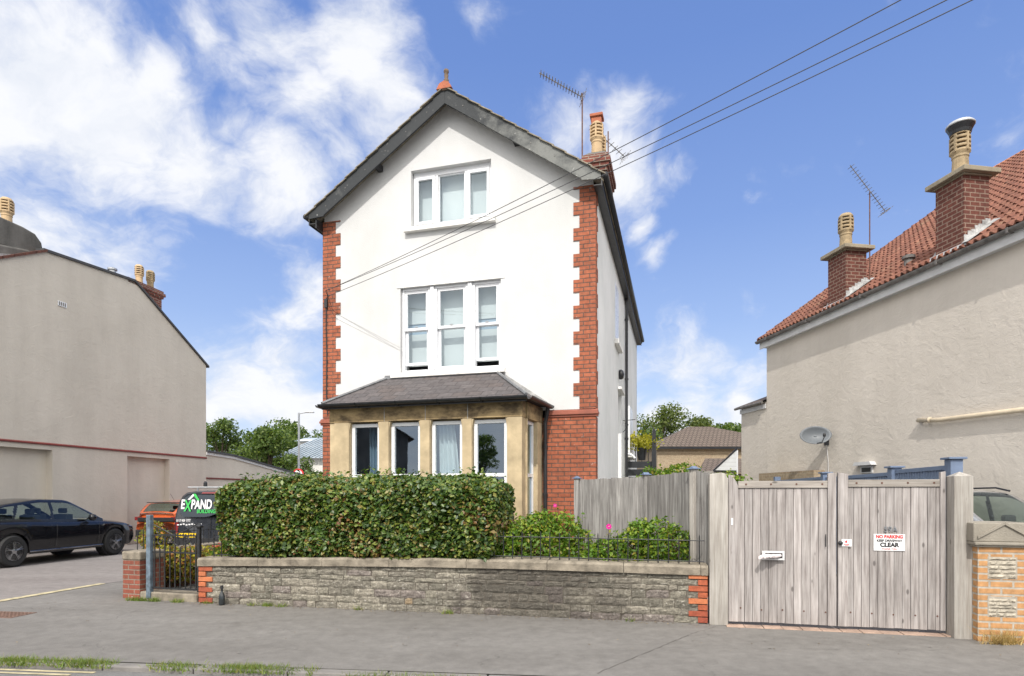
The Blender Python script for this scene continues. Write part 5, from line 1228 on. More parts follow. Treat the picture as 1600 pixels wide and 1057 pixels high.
def car(label, loc, rot, paint, body, roofl, W_, wb_, rw, name='parked_car', xs=None, pillars=(), belt=None, glass='car_glass', cat='car', interior=True):
    t = thing(name, label, cat, loc, rot); x0, x1 = body[0][0], body[-1][0]; hw = W_/2; N = int((x1-x0)/.045)
    wx = (-wb_/2, wb_/2); Ra = rw*1.17
    def plan(x):
        u = (x-(x0+x1)/2)/((x1-x0)/2); return 1-.20*abs(u)**7-.05*u*u
    def low(x):
        z = .24+.12*max(0, (abs(x-(x0+x1)/2)/((x1-x0)/2))-.88)/.12
        for w in wx:
            d = abs(x-w)
            if d < Ra: z = max(z, rw+math.sqrt(max(0, Ra*Ra-d*d)))
        return z
    B = {k: MB() for k in ('body', 'side_window+', 'side_window-', 'windscreen', 'rear_window')}
    xsN = [x0+(x1-x0)*i/N for i in range(N+1)]; nr = 9; nt_ = 6; cols = []
    for x in xsN:
        zt = sm(x, body, .09); zl = min(low(x), zt-.06); h = hw*plan(x); c = []
        for k in range(nr):
            u = k/(nr-1); z = zl+(zt-.05-zl)*u; bul = 1-.055*(1-u)**2*(1 if zl < .5 else .4)-.075*max(0, u-.55)**1.4*1.6+.012*math.exp(-((z-.62)/.05)**2)
            c.append((x, h*bul, z))
        yt = c[-1][1]
        for k in range(1, nt_+1):
            u = k/nt_; c.append((x, yt*(1-u)-.0, zt-.05+.05*math.sin(min(1, u*2.5)*PI/2)+.025*math.sin(u*PI/2)))
        cols.append(c)
    def addside(mb, A, sgn, quads):
        pass
    for sgn in (1, -1):
        vs = [(p[0], p[1]*sgn, p[2]) for c in cols for p in c]; m_ = nr+nt_; fs = []
        for i in range(N):
            for k in range(m_-1):
                q = (i*m_+k, (i+1)*m_+k, (i+1)*m_+k+1, i*m_+k+1); fs.append(q[::-1] if sgn > 0 else q)
        fs.append(tuple(range(m_)) if sgn > 0 else tuple(range(m_))[::-1]); e = tuple(range(N*m_, N*m_+m_)); fs.append(e[::-1] if sgn > 0 else e)
        B['body'].add(vs, fs, .5)
    # greenhouse
    gx0_, gx1_ = roofl[0][0], roofl[-1][0]; n2 = int((gx1_-gx0_)/.03); zrmax = max(p[1] for p in roofl)
    wbl = hw*.90; wr_ = hw*.70; ks = 8; kt = 6; cols = []
    xs_top0 = roofl[1][0]; xs_top1 = roofl[-2][0]
    for i in range(n2+1):
        x = gx0_+(gx1_-gx0_)*i/n2; zb = sm(x, body, .09)-.03; zr = max(sm(x, roofl, .10), zb+.001); c = []
        taper = plan(x)*(1-.05*max(0, (x-.3))); 
        for k in range(ks+1):
            u = k/ks; z = zb+(zr-zb)*u; v = (z-zb)/(zrmax-zb); c.append((x, (wbl+(wr_-wbl)*v**1.15)*taper, z))
        yt = c[-1][1]
        for k in range(1, kt+1):
            u = k/kt; c.append((x, yt*(1-u), zr+.035*math.sin(u*PI/2)*min(1, (zr-zb)/.2)))
        cols.append(c)
    for sgn in (1, -1):
        m_ = ks+kt+1
        for i in range(n2):
            for k in range(m_-1):
                P4 = [cols[i][k], cols[i+1][k], cols[i+1][k+1], cols[i][k+1]]; cxm = sum(p[0] for p in P4)/4; czm = sum(p[2] for p in P4)/4
                key = 'body'
                if k < ks:
                    zr = min(cols[i][ks][2], cols[i+1][ks][2]); zb = cols[i][0][2]
                    if zb+.035 < czm < zr-.045 and gx0_+.22 < cxm < gx1_-.28 and not any(a < cxm-(czm-zb)*sl_ < c_ for a, c_, sl_ in pillars): key = 'side_window+' if sgn > 0 else 'side_window-'
                else:
                    ym = sum(p[1] for p in P4)/4; yt = cols[i][ks][1]
                    if ym < yt*.90 and cxm > xs_top1+.03 and cxm < gx1_-.02: key = 'windscreen'
                    if ym < yt*.88 and cxm < xs_top0-.03 and cxm > gx0_+.06: key = 'rear_window'
                vs = [(p[0], p[1]*sgn, p[2]) for p in P4]; B[key].add(vs, [(3,2,1,0) if sgn > 0 else (0,1,2,3)], .5)
    for k, mb in B.items():
        if not mb.f: continue
        o = mb.build(k.strip('+-'), paint if k == 'body' else glass, t, smooth=True)
        w = o.modifiers.new('weld', 'WELD'); w.merge_threshold = .002
    for w in wx:
        for s in (1, -1): wheel(t, w, s*(hw-.125), rw, .23, s)
        for s in (1, -1):
            m = MB(); m.lathe([(Ra*.97, -.10), (Ra*.97, .10)], (w, s*(hw-.20), rw), 24, ax='y'); m.build('wheel_arch', 'dark_plastic', t)
    for s in (1, -1):
        m = MB(); xm = roofl[-1][0]-.52; zm = interp(xm, body)+.05
        m.lathe([(.02, -.09), (.075, -.07), (.09, 0), (.075, .06), (.02, .07)], (xm, s*(hw+.04), zm+.02), 10, ax='x'); m.tube([(xm, s*(hw*.86), zm-.02), (xm, s*hw, zm)], .02, 6); m.build('wing_mirror', paint, t, smooth=True)
    b = MB(); b.box(x0+.5, x1-.5, -hw+.2, hw-.2, .25, .55); b.build('underbody', 'dark_plastic', t)
    if interior:
        b = MB()
        for xs_ in (-.55, .35):
            for ys_ in (-.38, .38):
                b.box(xs_-.1, xs_+.1, ys_-.2, ys_+.2, .6, 1.12); b.box(xs_-.06, xs_+.04, ys_-.1, ys_+.1, 1.14, 1.27)
        b.build('seats', 'seat_cloth', t, bevel=.03)
    return t
suvbody = [(-2.25, .58), (-2.18, .95), (-2.0, 1.03), (-1.2, 1.02), (0, .965), (.9, .955), (1.35, .93), (1.9, .87), (2.18, .78), (2.33, .60)]
suvroof = [(-2.12, 1.04), (-1.55, 1.36), (-.6, 1.485), (.15, 1.47), (1.15, .965)]
ca = math.atan2(2.845, .40)
bc = car('black estate car parked on the side road by the beige wall, at the left edge', (-11.80, 14.98, .02), ca, 'black_car', suvbody, suvroof, 1.86, 2.87, .345,
         pillars=((-.42, -.34, .12), (-1.42, -1.36, .55)))
for (xh, ) in ((-.62,), (.42,)):
    b = MB(); b.box(xh-.09, xh+.09, -.945, -.915, .845, .875); b.build('door_handle', 'black_car', bc, bevel=.01)
b = MB(); b.box(-1.05, 1.02, -.915, -.885, .285, .315); b.build('sill_trim', 'chrome', bc, bevel=.005)
b = MB(); b.prism([(1.02, .80), (1.33, .82), (1.36, .845), (1.04, .84)], -.93, -.91); b.build('wing_vent', 'chrome', bc)
b = MB(); b.prism([(1.96, .70), (2.20, .63), (2.16, .73), (1.94, .78)], -.80, -.68); b.build('headlight', 'chrome', bc, bevel=.01)
for xd in (-.38, .86):
    b = MB(); b.tube([(xd, -.925, .36), (xd+.01, -.937, .62), (xd+.02, -.925, .90)], .004, 4); b.build('door_gap', 'dark_plastic', bc)
hatchbody = [(-2.05, .62), (-2.0, .98), (-1.9, 1.02), (-1.2, 1.02), (0, .96), (1.0, .93), (1.6, .84), (1.95, .74), (2.08, .55)]
hatchroof = [(-2.02, 1.03), (-1.60, 1.36), (-.5, 1.46), (.2, 1.44), (1.1, .94)]
oc = car('orange hatchback parked between the black car and the dark van', (-10.75, 20.6, 0), R(84), 'orange_car', hatchbody, hatchroof, 1.74, 2.5, .32, glass='car_glass', interior=True)
b = MB(); b.box(-2.07, -2.0, -.60, .60, .80, .93); b.build('tail_panel', 'dark_plastic', oc, bevel=.01)
for s in (-1, 1):
    b = MB(); b.box(-2.06, -1.98, s*.60-.10, s*.60+.10, .84, .95); b.build('tail_light', 'tail_red', oc, bevel=.01)
b = MB(); b.box(-1.80, -1.6, -.50, .50, 1.375, 1.40); b.build('spoiler', 'black_paint', oc, bevel=.01); b = MB(); b.box(-2.08, -2.0, -.66, .66, .32, .55); b.build('bumper', 'dark_plastic', oc, bevel=.02)
b = MB(); b.tube([(-1.2, 0, 1.46), (-1.38, 0, 1.66)], .006, 4); b.build('antenna', 'black_paint', oc)
gc = car('grey car parked beyond the golden brick pillar at the right edge', (7.62, 10.05, .02), R(-90+9), 'grey_car',
   [(-2.2, .6), (-2.1, 1.02), (-1.2, 1.08), (0, 1.04), (.95, 1.02), (1.4, .98), (1.9, .90), (2.15, .78), (2.25, .58)], [(-2.05, 1.09), (-1.75, 1.56), (-.6, 1.66), (.15, 1.63), (1.10, 1.02)], 1.78, 2.65, .33, pillars=((-.35, -.27, .05),))
b = MB()
for s in (-1, 1): b.tube([(-1.5, s*.62, 1.62), (-1.3, s*.63, 1.70), (-.1, s*.63, 1.715), (.15, s*.62, 1.66)], .016, 6)
b.build('roof_rail', 'black_paint', gc)
# van
vn = thing('parked_van', 'dark navy tradesman van seen from behind with white and green lettering, beside the hedge', 'van', (-7.665, 15.3, 0), R(-4))
def vsec(y, zs=1., w=.97, nose=0.):
    pr = [(.90, .32), (.955, .55), (.97, .80), (.965, 1.02), (.935, 1.25), (.885, 1.45), (.81, 1.60), (.70, 1.68), (.45, 1.72), (0, 1.735)]
    return [(p[0]*w/.97, y+(-.0 if p[1] < 1.0 else (p[1]-1.0)*.16)*(1 if y < 1 else 0)-nose*(p[1]), .0+p[1]*zs) for p in pr]
secs = [vsec(0, 1, .93), vsec(.05), vsec(1.2), vsec(2.6), vsec(3.5, .99), vsec(4.0, .9, .95), vsec(4.4, .66, .93), vsec(4.85, .55, .85)]
b = MB()
for sgn in (1, -1):
    vs = [(p[0]*sgn, p[1], p[2]) for s in secs for p in s]; n = 10; fs = []
    for i in range(len(secs)-1):
        for k in range(n-1): q = (i*n+k, (i+1)*n+k, (i+1)*n+k+1, i*n+k+1); fs.append(q if sgn > 0 else q[::-1])
    e0 = tuple(range(n)); e1 = tuple(range((len(secs)-1)*n, len(secs)*n)); 
    mid = len(vs); vs += [(0, secs[0][0][1], .32), (0, secs[-1][0][1], .2)]
    for k in range(n-1): q = (mid, k, k+1); fs.append(q if sgn > 0 else q[::-1])
    for k in range(n-1): q = (mid+1, e1[k+1], e1[k]); fs.append(q if sgn > 0 else q[::-1])
    b.add(vs, fs, .5)
o = b.build('body', 'navy_van', vn, smooth=False); w = o.modifiers.new('weld', 'WELD'); w.merge_threshold = .002; bv = o.modifiers.new('bevel', 'BEVEL'); bv.width = .03; bv.segments = 3; bv.limit_method = 'ANGLE'; bv.angle_limit = R(35)
vy = lambda z: (z-1.0)*.16 if z > 1 else 0.
def vplate(name, pts, off, mat, parent=vn, th=.012):
    m = MB(); n = len(pts); m.add([(x, vy(z)-off, z) for x, z in pts]+[(x, vy(z)-off+th, z) for x, z in pts], [tuple(range(n))]+[(i, n+i, n+(i+1) % n, (i+1) % n) for i in range(n)]); return m.build(name, mat, parent)
vplate('rear_window', [(-.80, 1.16), (-.70, 1.06), (.70, 1.06), (.80, 1.16), (.70, 1.56), (.60, 1.62), (-.60, 1.62), (-.70, 1.56)], .012, 'tinted_glass')
vplate('brake_light', [(-.28, 1.655), (.28, 1.655), (.25, 1.695), (-.25, 1.695)], .02, 'tail_red', th=.03)
vplate('bumper', [(-.93, .30), (.93, .30), (.95, .52), (-.95, .52)], .06, 'dark_plastic', th=.07)
for s in (-1, 1):
    o = vplate('tail_light', [(s*.86-.04, .62), (s*.86+.03, .62), (s*.86+.03, .92), (s*.86-.04, .92)], .012, 'tail_red', th=.04)
vplate('trim_line', [(-.005, .55), (.005, .55), (.005, 1.66), (-.005, 1.66)], .014, 'dark_plastic')
tl = R(90-9)
text_mesh('E', .33, 'lettering', 'letter_white', vn, (-.735, vy(1.37)-.03, 1.37), rot=(tl,0,0), bold=.010, sxx=.62)
text_mesh('X', .40, 'lettering', 'letter_green', vn, (-.60, vy(1.34)-.034, 1.33), rot=(tl,0,0), bold=.010, sxx=.62)
text_mesh('PAND', .33, 'lettering', 'letter_white', vn, (-.24, vy(1.37)-.03, 1.37), rot=(tl,0,0), bold=.010, sxx=.62)
text_mesh('BUILDING', .13, 'lettering', 'letter_green', vn, (-.10, vy(1.2)-.03, 1.20), rot=(tl,0,0), bold=.003, sxx=.85)
vplate('roof_emblem', [(-.62, 1.50), (-.56, 1.50), (-.46, 1.60), (-.49, 1.65)], .03, 'letter_white', th=.004)
vplate('roof_emblem', [(-.49, 1.65), (-.46, 1.60), (-.36, 1.48), (-.30, 1.48), (-.42, 1.65)], .032, 'letter_green', th=.004)
text_mesh('0117 909 1777', .085, 'lettering', 'letter_white', vn, (-.69, -.02, .965), bold=.002, sxx=.72)
for k in range(9):
    m = MB(); xk = -.86+k*.075; m.box(xk, xk+.05, -.016, -.012, .845+.01*(k % 3), .875+.01*(k % 3)); m.build('lettering', 'letter_white', vn)
m = MB(); m.box(-.88, -.36, -.022, -.008, .46+.08, .57+.08); m.build('number_plate', 'plate_yellow', vn)
for k in range(7):
    if k == 4: continue
    m = MB(); xk = -.86+k*.070; m.box(xk, xk+.045, -.026, -.0225, .565, .625); m.box(xk+.015, xk+.03, -.0275, -.0262, .575, .6); m.build('plate_mark', 'sign_black', vn)
for yb in (.45, 2.2):
    m = MB(); m.tube([(-.86, yb, 1.82), (.86, yb, 1.82)], .022, 8); 
    for s in (-1, 1): m.tube([(s*.6, yb, 1.68), (s*.6, yb, 1.82)], .02, 6)
    m.build('roof_bar', 'steel', vn)
m = MB(); m.lathe([(.05, 0), (.045, .10), (.02, .14)], (-.42, .5, 1.84), 10); m.build('beacon', 'black_paint', vn)
for (wx_, wy_) in ((-.84, .95), (.84, .95), (-.84, 3.9), (.84, 3.9)):
    m = MB(); m.lathe([(.20, -.1), (.31, -.1), (.33, -.06), (.33, .06), (.31, .1), (.20, .1)], (wx_, wy_, .33), 22, ax='x'); m.build('wheel', 'tyre', vn)

# ================================================================== plants
def hedge():
    t = thing('clipped_hedge', 'dense clipped green hedge behind the stone wall in front of the bay', 'hedge', (-4.675, 9.025, 0), WA)
    X0, X1, Ya, Yb, Z0, Z1 = .33, 4.56, -.045, 1.2, .715, 1.855
    def warpd(P):
        x, y, z = P[:, 0], P[:, 1], P[:, 2]
        u = (x-X0)/(X1-X0); ctr = np.array([(X0+X1)/2, (Ya+Yb)/2, (Z0+Z1)/2])
        # rounded ends and shoulders
        r = .30
        q = P.copy()
        zt = Z1-.16*np.clip((.12-u)/.12, 0, 1)**1.5-.10*np.clip((u-.93)/.07, 0, 1)**1.6+.018*np.sin(x*5.1)+.02*np.sin(x*12.3+1)
        q[:, 2] = Z0+(z-Z0)*(zt-Z0)/(Z1-Z0)
        v = (q[:, 2]-Z0)/(Z1-Z0)
        endin = .16*(1-np.clip(v/.35, 0, 1))**2+.10*np.clip((v-.75)/.25, 0, 1)**2
        q[:, 0] = x+np.where(u < .5, 1, -1)*endin*np.clip(1-np.minimum(u, 1-u)/.12, 0, 1)
        f = np.clip((Ya+.35-y)/.35, 0, 1)
        q[:, 1] = y+f*(.22*np.clip((v-.8)/.2, 0, 1)**1.6+.07*np.clip((.10-v)/.10, 0, 1))+f*.035*np.sin(x*3.7+v*4)+f*.025*np.sin(x*9.1-v*7)
        return q
    def face(n, axis):
        a = rng.random((n, 2)); d = np.abs(rng.exponential(.075, n)); d = np.minimum(d, .34)-rng.random(n)*.025
        if axis == 'f': P = np.c_[X0+(X1-X0)*a[:, 0], Ya+d, Z0+(Z1-Z0)*a[:, 1]]; o = [0, -.8, .75]
        if axis == 'k': P = np.c_[X0+(X1-X0)*a[:, 0], Yb-d, Z0+(Z1-Z0)*a[:, 1]]; o = [0, 1, .3]
        if axis == 't': P = np.c_[X0+(X1-X0)*a[:, 0], Ya+(Yb-Ya)*a[:, 1], Z1-d]; o = [0, -.3, 1]
        if axis == 'l': P = np.c_[X0+d, Ya+(Yb-Ya)*a[:, 0], Z0+(Z1-Z0)*a[:, 1]]; o = [-1, -.2, .3]
        if axis == 'r': P = np.c_[X1-d, Ya+(Yb-Ya)*a[:, 0], Z0+(Z1-Z0)*a[:, 1]]; o = [1, -.2, .3]
        return P, np.tile(np.array(o, float)/np.linalg.norm(o), (n, 1))
    PP, OO = zip(*[face(n, a) for n, a in ((19000, 'f'), (9000, 't'), (3500, 'l'), (3500, 'r'), (5000, 'k'))])
    P = np.vstack(PP); O = np.vstack(OO); P = warpd(P)
    # thin, browned patches have fewer and browner leaves
    pn = np.sin(P[:, 0]*2.3+1.2)*np.cos(P[:, 2]*3.9+P[:, 0]*.9)+.5*np.sin(P[:, 0]*6.1+P[:, 2]*5.); br = np.clip((pn-.45)*1.2, 0, 1)*np.clip((1.6-P[:, 2])/.4, 0, 1)
    keep = rng.random(len(P)) > br*.45; P, O, br = P[keep], O[keep], br[keep]
    rv = rng.random(len(P))**1.15*.92; rv = np.where(rng.random(len(P)) < br*.5, .86+.14*rng.random(len(P)), rv)
    gold = np.where(P[:, 0] < 2.6, .10, 0.); rv = np.clip(rv+gold*rng.random(len(P)), 0, 1)
    n = 900; a = rng.random((n, 3)); Q = warpd(np.c_[X0+(X1-X0)*a[:, 0], Ya+.1+(Yb-Ya-.2)*a[:, 1], np.full(n, Z1)]); Q[:, 2] += a[:, 2]**3*.13
    k_ = 420; Q2 = warpd(np.c_[X0+(X1-X0)*rng.random(k_), np.full(k_, Ya), Z0+.1+(Z1-Z0-.1)*rng.random(k_)]); Q2[:, 1] -= rng.random(k_)**2*.06
    P = np.vstack([P, Q, Q2]); O = np.vstack([O, np.tile([0, -.3, .9], (n+k_, 1))]); rv = np.r_[rv, rng.random(n+k_)*.75]
    leaves('foliage', P, .071, 'hedge_leaf', t, O, .50, aspect=.66, rv=rv)
    # near-black core, painted as the shade between the leaves
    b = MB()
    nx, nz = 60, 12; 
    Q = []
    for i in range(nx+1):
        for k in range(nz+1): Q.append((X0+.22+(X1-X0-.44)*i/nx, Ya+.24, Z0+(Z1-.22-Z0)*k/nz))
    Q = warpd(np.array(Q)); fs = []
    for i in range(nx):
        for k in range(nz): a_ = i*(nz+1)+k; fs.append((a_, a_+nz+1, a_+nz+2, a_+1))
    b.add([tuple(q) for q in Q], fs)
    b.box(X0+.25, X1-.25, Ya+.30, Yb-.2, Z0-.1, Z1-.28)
    b.build('shade_core', 'hedge_shade', t)
    b = MB()
    for i in range(420):
        x = random.uniform(X0+.1, X1-.1); y = Ya+.22+random.random()*.1; z = random.uniform(Z0-.1, Z1-.35); b.tube([(x, y+.1, z), (x+jit(.12), y-.10, z+random.uniform(.08, .28))], [.008, .003], 4)
    for i in range(26):
        x = X0+.15+i*(X1-X0-.3)/25; b.tube([(x, Ya+.35, .4), (x+jit(.1), Ya+.3, 1.2)], [.022, .010], 5)
    b.build('branches', 'twig', t)
hedge()
def bush(name, label, cat, loc, rot, blobs, n, size, mat, group=None, stems=6, zb=0., up=.3, leafasp=.6, shell=.75):
    t = thing(name, label, cat, loc, rot, group); PP = []; OO = []
    vol = [bx[3]*bx[4]*bx[5] for bx in blobs]; tot_ = sum(v**.67 for v in vol)
    for bx, v in zip(blobs, vol):
        k = int(n*(v**.67)/tot_); d = rng.normal(size=(k, 3)); d /= np.linalg.norm(d, axis=1)[:, None]; r = (shell+(1-shell)*rng.random(k)+(rng.random(k) < .10)*rng.random(k)*.38)*(1+.13*np.sin(d[:, 0]*5+bx[0]*3)*np.cos(d[:, 2]*6+bx[1])+.08*rng.normal(size=k))
        PP.append(d*r[:, None]*np.array(bx[3:6])+np.array(bx[0:3])); OO.append(d)
    P = np.vstack(PP); O = np.vstack(OO); k = P[:, 2] > zb; P, O = P[k], O[k]
    leaves('foliage', P, size, mat, t, O, .45, aspect=leafasp)
    if stems:
        b = MB()
        for bx in blobs:
            for i in range(stems):
                b.tube([(bx[0]*.7+jit(.05), bx[1]+jit(.05), zb-.05), (bx[0]+jit(bx[3]*.4), bx[1]+jit(bx[4]*.4), bx[2]), (bx[0]+jit(bx[3]*.9), bx[1]+jit(bx[4]*.9), bx[2]+bx[5]*.8)], [.010, .008, .003], 4)
        b.build('stems', 'twig', t)
    return t
bush('rose_bush', 'light green rose bush in front of the brick corner, directly right of the hedge', 'bush', (.33, 8.75, 0), 0,
     [(0, 0, .98, .44, .30, .35), (-.40, 0, .86, .32, .25, .24), (.36, .0, 1.02, .34, .26, .32), (.1, 0, 1.17, .28, .2, .2), (-.05, -.25, .75, .6, .2, .24), (.62, .05, .86, .26, .2, .28), (-.62, -.2, .78, .22, .18, .16)], 7200, .06, 'rose_leaf', 'rose bushes behind the railing', 8, .42)
bush('rose_bush', 'lower green rose bush in front of the board fence by the left gate post', 'bush', (1.62, 8.15, 0), 0,
     [(0, 0, .84, .36, .20, .28), (.32, 0, 1.0, .28, .16, .28), (-.30, 0, .82, .26, .18, .22), (.58, -.08, .90, .20, .12, .30), (.1, .0, 1.1, .18, .14, .18), (-.5, .1, .78, .2, .15, .16)], 5400, .057, 'rose_leaf', 'rose bushes behind the railing', 7, .42)
for (x, y, z, lab) in ((1.29, 8.05, 1.19, 'bright pink rose flower in front of the board fence'), (.62, 8.7, 1.46, 'pink rose flower on top of the bush beside the brick corner')):
    b = MB()
    for k in range(7):
        a = 2*PI*k/7; c, s = math.cos(a), math.sin(a); b.add([(0, -.02, 0), (.035*c-.018*s, -.03, .035*s+.018*c), (.046*c, -.015, .046*s), (.035*c+.018*s, -.03, .035*s-.018*c)], [(0,1,2,3)])
    fl = thing('rose_flower', lab, 'flower', (x, y, z)); fl.scale = (.85,)*3 if x > 1 else (.6,)*3; b.build('petals', 'flower_pink', fl)
    b = MB(); b.lathe([(.002, -.035), (.009, -.032), (.002, -.028)], (0, 0, 0), 8, ax='y'); b.build('centre', 'yellow_paint', fl); b = MB(); b.tube([(0, .0, -.01), (.01, .02, -.12), (-.01, .03, -.28)], .004, 4); b.build('stem', 'twig', fl)
bush('garden_shrub', 'yellow and bronze leaved shrub seen through the small iron gate', 'shrub', (-5.55, 10.35, 0), 0,
     [(-.60, .0, .88, .22, .22, .30), (-.1, 0, .42, .38, .3, .30), (.35, .1, .42, .32, .3, .28), (-.35, -.1, .45, .3, .25, .33), (.6, .1, .5, .25, .25, .22)], 5200, .062, 'shrub_leaf', None, 8, .1)
bush('bedding_plants', 'red and white bedding flowers at the left end of the wall behind the railing', 'flowers', (-4.35, 9.35, 0), 0,
     [(0, 0, .72, .35, .15, .10), (.3, .1, .74, .25, .12, .1)], 900, .05, 'rose_leaf', None, 3, .42)
b = MB()
for i in range(40):
    x, y, z = -4.6+random.random()*.62, 9.2+random.random()*.12, .78+random.random()*.09; b.lathe([(.004, 0), (.022, .008), (.003, .016)], (x, y, z), 6)
tag(b.build('red_flowers', 'petal'), kind='stuff', label='small red flower heads beside the hedge behind the wall', cat='flowers')
for (bx_, by_, r_) in ((3.75, 14.0, .5), (4.6, 14.5, .55), (5.2, 14.2, .45)):
    pass
bush('garden_bush', 'green bush topping the board fence in front of the distant tiled building', 'bush', (4.5, 16.0, 0), 0, [(-.7, 0, 1.95, .5, .4, .42), (0, 0, 2.1, .5, .4, .38), (.8, .1, 1.7, .6, .4, .35), (-.3, 0, 1.5, .8, .5, .5)], 3600, .10, 'rose_leaf', None, 4, .2)
bush('garden_bush', 'small green bush over the board fence beside the gate post', 'bush', (5.35, 15.2, 0), 0, [(0, 0, 1.85, .55, .4, .35), (.3, 0, 1.5, .6, .4, .5)], 1500, .09, 'rose_leaf', None, 4, .2)

def tree(name, label, loc, h, w, mat, n, size, seed, trunk=.2, group=None, shape='round', cb=.25):
    r0 = random.Random(seed); g0_ = np.random.default_rng(seed); t = thing(name, label, 'tree', loc, 0, group)
    b = MB(); b.tube([(0,0,0), (.1*w*.1, 0, h*.35), (.05, .05, h*.8)], [trunk, trunk*.7, trunk*.2], 8)
    PP = []; OO = []; nb = 26 if shape == 'round' else 20
    for i in range(nb):
        if shape == 'round':
            a = r0.uniform(0, 2*PI); zf = r0.uniform(cb, .92); rr = w*.5*math.sqrt(max(.05, 1-((zf-.5)/.52)**2))*r0.uniform(.25, .85)
            c = np.array([rr*math.cos(a), rr*math.sin(a), zf*h]); br = w*r0.uniform(.12, .22); sc = np.array([br, br, br*.75])
        else:
            zf = i/nb*.92+.08; a = i*2.4; rr = w*.5*(1-zf)*.75; c = np.array([rr*math.cos(a), rr*math.sin(a), zf*h]); br = w*.5*(1-zf)*.6+.18; sc = np.array([br, br, br*.45])
        b.tube([(c[0]*.1, c[1]*.1, max(.1, c[2]*.7)), (c[0]*.6, c[1]*.6, c[2]*.92), tuple(c)], [trunk*.28, trunk*.16, .015], 5)
        k = int(n/nb); d = g0_.normal(size=(k, 3)); d /= np.linalg.norm(d, axis=1)[:, None]; r = g0_.random(k)**.45*1.12
        PP.append(c+d*r[:, None]*sc); OO.append(d)
    b.build('trunk', 'bark', t); leaves('crown', np.vstack(PP), size, mat, t, np.vstack(OO), .35)
    return t
TG = 'trees behind the side road at left'
tree('leafy_tree', 'narrow dark tree poking up beside the corner of the left house', (-21.7, 45, 0), 7.4, 4.2, 'tree_leaf', 7000, .22, 3, .2, TG, cb=.1)
tree('leafy_tree', 'broad green tree right of the narrow dark one, above the sloping extension roof', (-21.8, 52, 0), 7.4, 6.2, 'tree_leaf', 7500, .30, 4, .3, TG, cb=.1)
tree('leafy_tree', 'middle green tree directly left of the street lamp', (-17.3, 43, 0), 6.5, 4.9, 'tree_leaf', 8000, .24, 5, .3, TG, cb=.05)
tree('leafy_tree', 'rounded green tree behind the pale metal roof beside the white house', (-21.5, 60, 0), 9.3, 8.5, 'tree_leaf', 9000, .32, 6, .3, TG)
tree('small_tree', 'small green tree in front of the white hall wall, right of the street lamp', (-12.2, 35.5, 0), 4.0, 2.3, 'tree_leaf', 2600, .18, 8, .15, TG, cb=.05)
tree('small_tree', 'dark green bush-like tree low behind the hedge at the corner of the white house', (-10.4, 33, 0), 3.0, 1.8, 'tree_leaf', 1800, .15, 9, .12, TG, cb=.05)
tree('leafy_tree', 'green tree filling the gap between the narrow dark tree and the broad tree', (-25.6, 54, 0), 7.0, 6.0, 'tree_leaf', 7000, .28, 21, .3, TG, cb=.05)
TR = 'trees behind the tan brick building at right'
tree('birch_tree', 'tall pale birch tree behind the right corner of the white house', (14.0, 58, 0), 10.5, 6.6, 'birch_leaf', 8000, .26, 11, .25, TR)
tree('birch_tree', 'second pale birch between the tall birch and the darker trees', (17.4, 57, 0), 9.6, 5.6, 'birch_leaf', 6500, .28, 12, .25, TR)
tree('leafy_tree', 'dark green tree behind the left half of the brown hipped roof', (20.2, 62, 0), 9.7, 7.4, 'tree_leaf', 9000, .34, 13, .3, TR)
tree('leafy_tree', 'dark green tree behind the right half of the brown hipped roof, beside the beige extension', (23.8, 62, 0), 9.9, 7.2, 'tree_leaf', 9000, .34, 14, .3, TR)
tree('leafy_tree', 'low green tree at the foot of the tall birch behind the black steps', (10.9, 50, 0), 7.2, 5.0, 'tree_leaf', 3800, .28, 15, .25, TR, cb=.1)

# grass and weeds
def grass(name, pts, mat, h, label=None):
    P = np.array(pts); n = len(P); hh = h*rng.uniform(.35, 1.2, n); V = np.empty((n, 3, 3)); a = rng.uniform(0, 2*PI, n); w = .0035+.003*rng.random(n)
    V[:, 0] = P+np.c_[np.cos(a)*w, np.sin(a)*w, np.zeros(n)]; V[:, 1] = P-np.c_[np.cos(a)*w, np.sin(a)*w, np.zeros(n)]
    le = rng.normal(size=(n, 2))*.6; V[:, 2] = P+np.c_[le[:, 0]*hh, le[:, 1]*hh, hh]
    b = MB(); b.add([tuple(v) for v in V.reshape(-1, 3)], [(3*i, 3*i+1, 3*i+2) for i in range(n)]); b.r = list(rng.random(n)); return tag(b.build(name, mat), label, 'grass', None, 'stuff')
pts = []
for i in range(9000):
    t_ = random.uniform(-1.5, 3.15); d = (math.sin(t_*3.1)+math.sin(t_*7.7+1)+1.3)/3
    if random.random() < d: pts.append((*kp(t_, random.gauss(.05, .05)), -.02))
for i in range(900):
    t_ = random.uniform(3.4, 4.7); pts.append((*kp(t_, random.gauss(.0, .02)), -.03)) if random.random() < .4 else None
grass('kerb_grass', pts, 'grass_blade', .065, 'green grass growing along the kerb joint at bottom left')
def wp(x, y, z=0): return (-4.675+math.cos(WA)*x-math.sin(WA)*y, 9.025+math.sin(WA)*x+math.cos(WA)*y, z)
pts = []
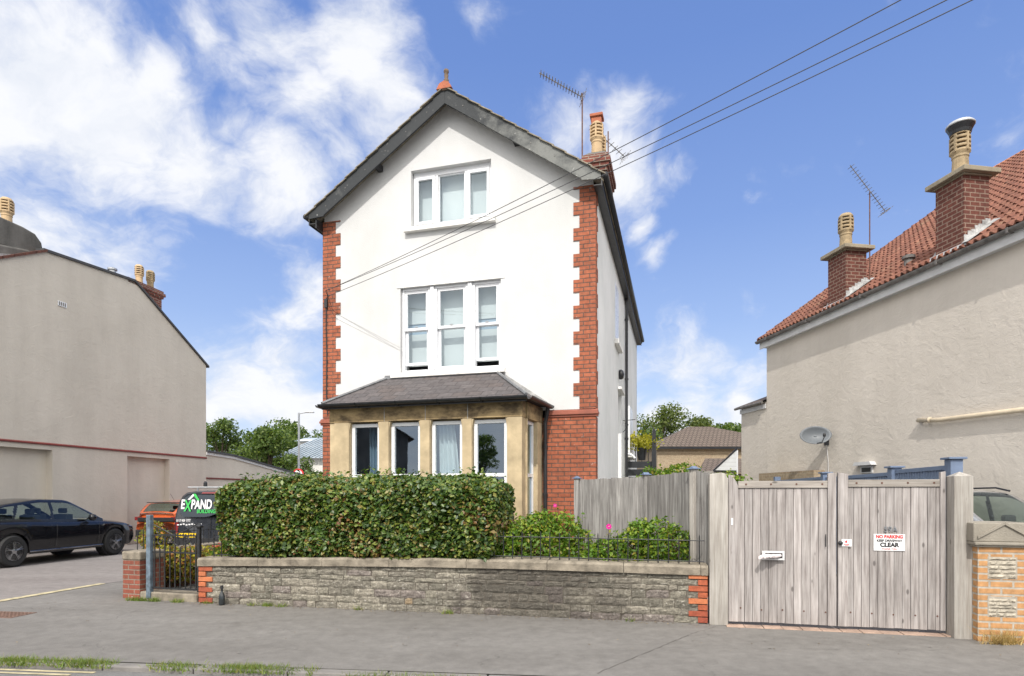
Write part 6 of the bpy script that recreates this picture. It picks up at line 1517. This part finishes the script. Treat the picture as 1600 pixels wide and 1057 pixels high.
for c_, s_, n_ in ((-.75, .05, 160), (-.35, .05, 120), (.15, .04, 40), (.9, .03, 30), (1.15, .05, 90), (1.4, .03, 40), (3.9, .05, 70), (2.6, .04, 25), (6.3, .03, 20), (-1.1, .06, 160), (-.95, .04, 90)):
    for k in range(n_): pts.append(wp(c_+random.gauss(0, s_), -.05+random.gauss(0, .02), 0))
grass('wall_foot_weeds', pts, 'grass_blade', .07, 'small weeds growing at the foot of the stone wall')
pts = []
for k in range(260): pts.append((5.30+random.gauss(0, .12), 6.50+random.gauss(0, .02), 0))
grass('dry_grass', pts, 'dry_grass', .20, 'dry straw-coloured grass at the foot of the golden brick pillar')
b = MB()
for k in range(900):
    x = random.uniform(-1.3, 7.3) if k < 650 else random.uniform(-4, 12); y = -abs(random.gauss(0, .09 if k < 650 else 1.3))-.02; p = wp(x, y, .004); s = random.uniform(.004, .015); a = random.uniform(0, 6)
    if k < 650 or p[1] > 5.8: b.add([(p[0]+s*math.cos(a), p[1]+s*math.sin(a), p[2]), (p[0]+s*math.cos(a+2), p[1]+s*math.sin(a+2), p[2]+.003), (p[0]+s*math.cos(a+4), p[1]+s*math.sin(a+4), p[2]+.006)], [(0,1,2)])
tag(b.build('leaf_litter', 'litter'), 'scattered dead leaves and crumbs on the pavement by the stone wall', 'leaf litter', None, 'stuff')

# ================================================================== across the street, behind the camera: mirrored in the bay glass
oh = thing('opposite_house', 'rendered gabled house across the street, mirrored dark in the left bay windows', 'house', (-22.6, -7.0, 0), R(-49))
b = MB(); b.add([(-4.5, 0, 0), (4.5, 0, 0), (4.5, 0, 5.2), (0, 0, 8.2), (-4.5, 0, 5.2), (-4.5, -9, 0), (4.5, -9, 0), (4.5, -9, 5.2), (0, -9, 8.2), (-4.5, -9, 5.2)], [(0,4,3,2,1), (5,6,7,8,9), (0,5,9,4), (1,2,7,6)]); b.build('wall', 'cement', oh)
b = MB(); b.add([(-4.8, .3, 5.05), (0, .3, 8.3), (4.8, .3, 5.05), (-4.8, -9.3, 5.05), (0, -9.3, 8.3), (4.8, -9.3, 5.05)], [(0,1,4,3), (1,2,5,4)]); b.build('roof', 'far_tile', oh)
tree('street_tree', 'tree across the street, mirrored in the rightmost bay window', (-22.7, -23.4, 0), 6.8, 3.6, 'tree_leaf', 4500, .22, 31, .2, None, cb=.1)
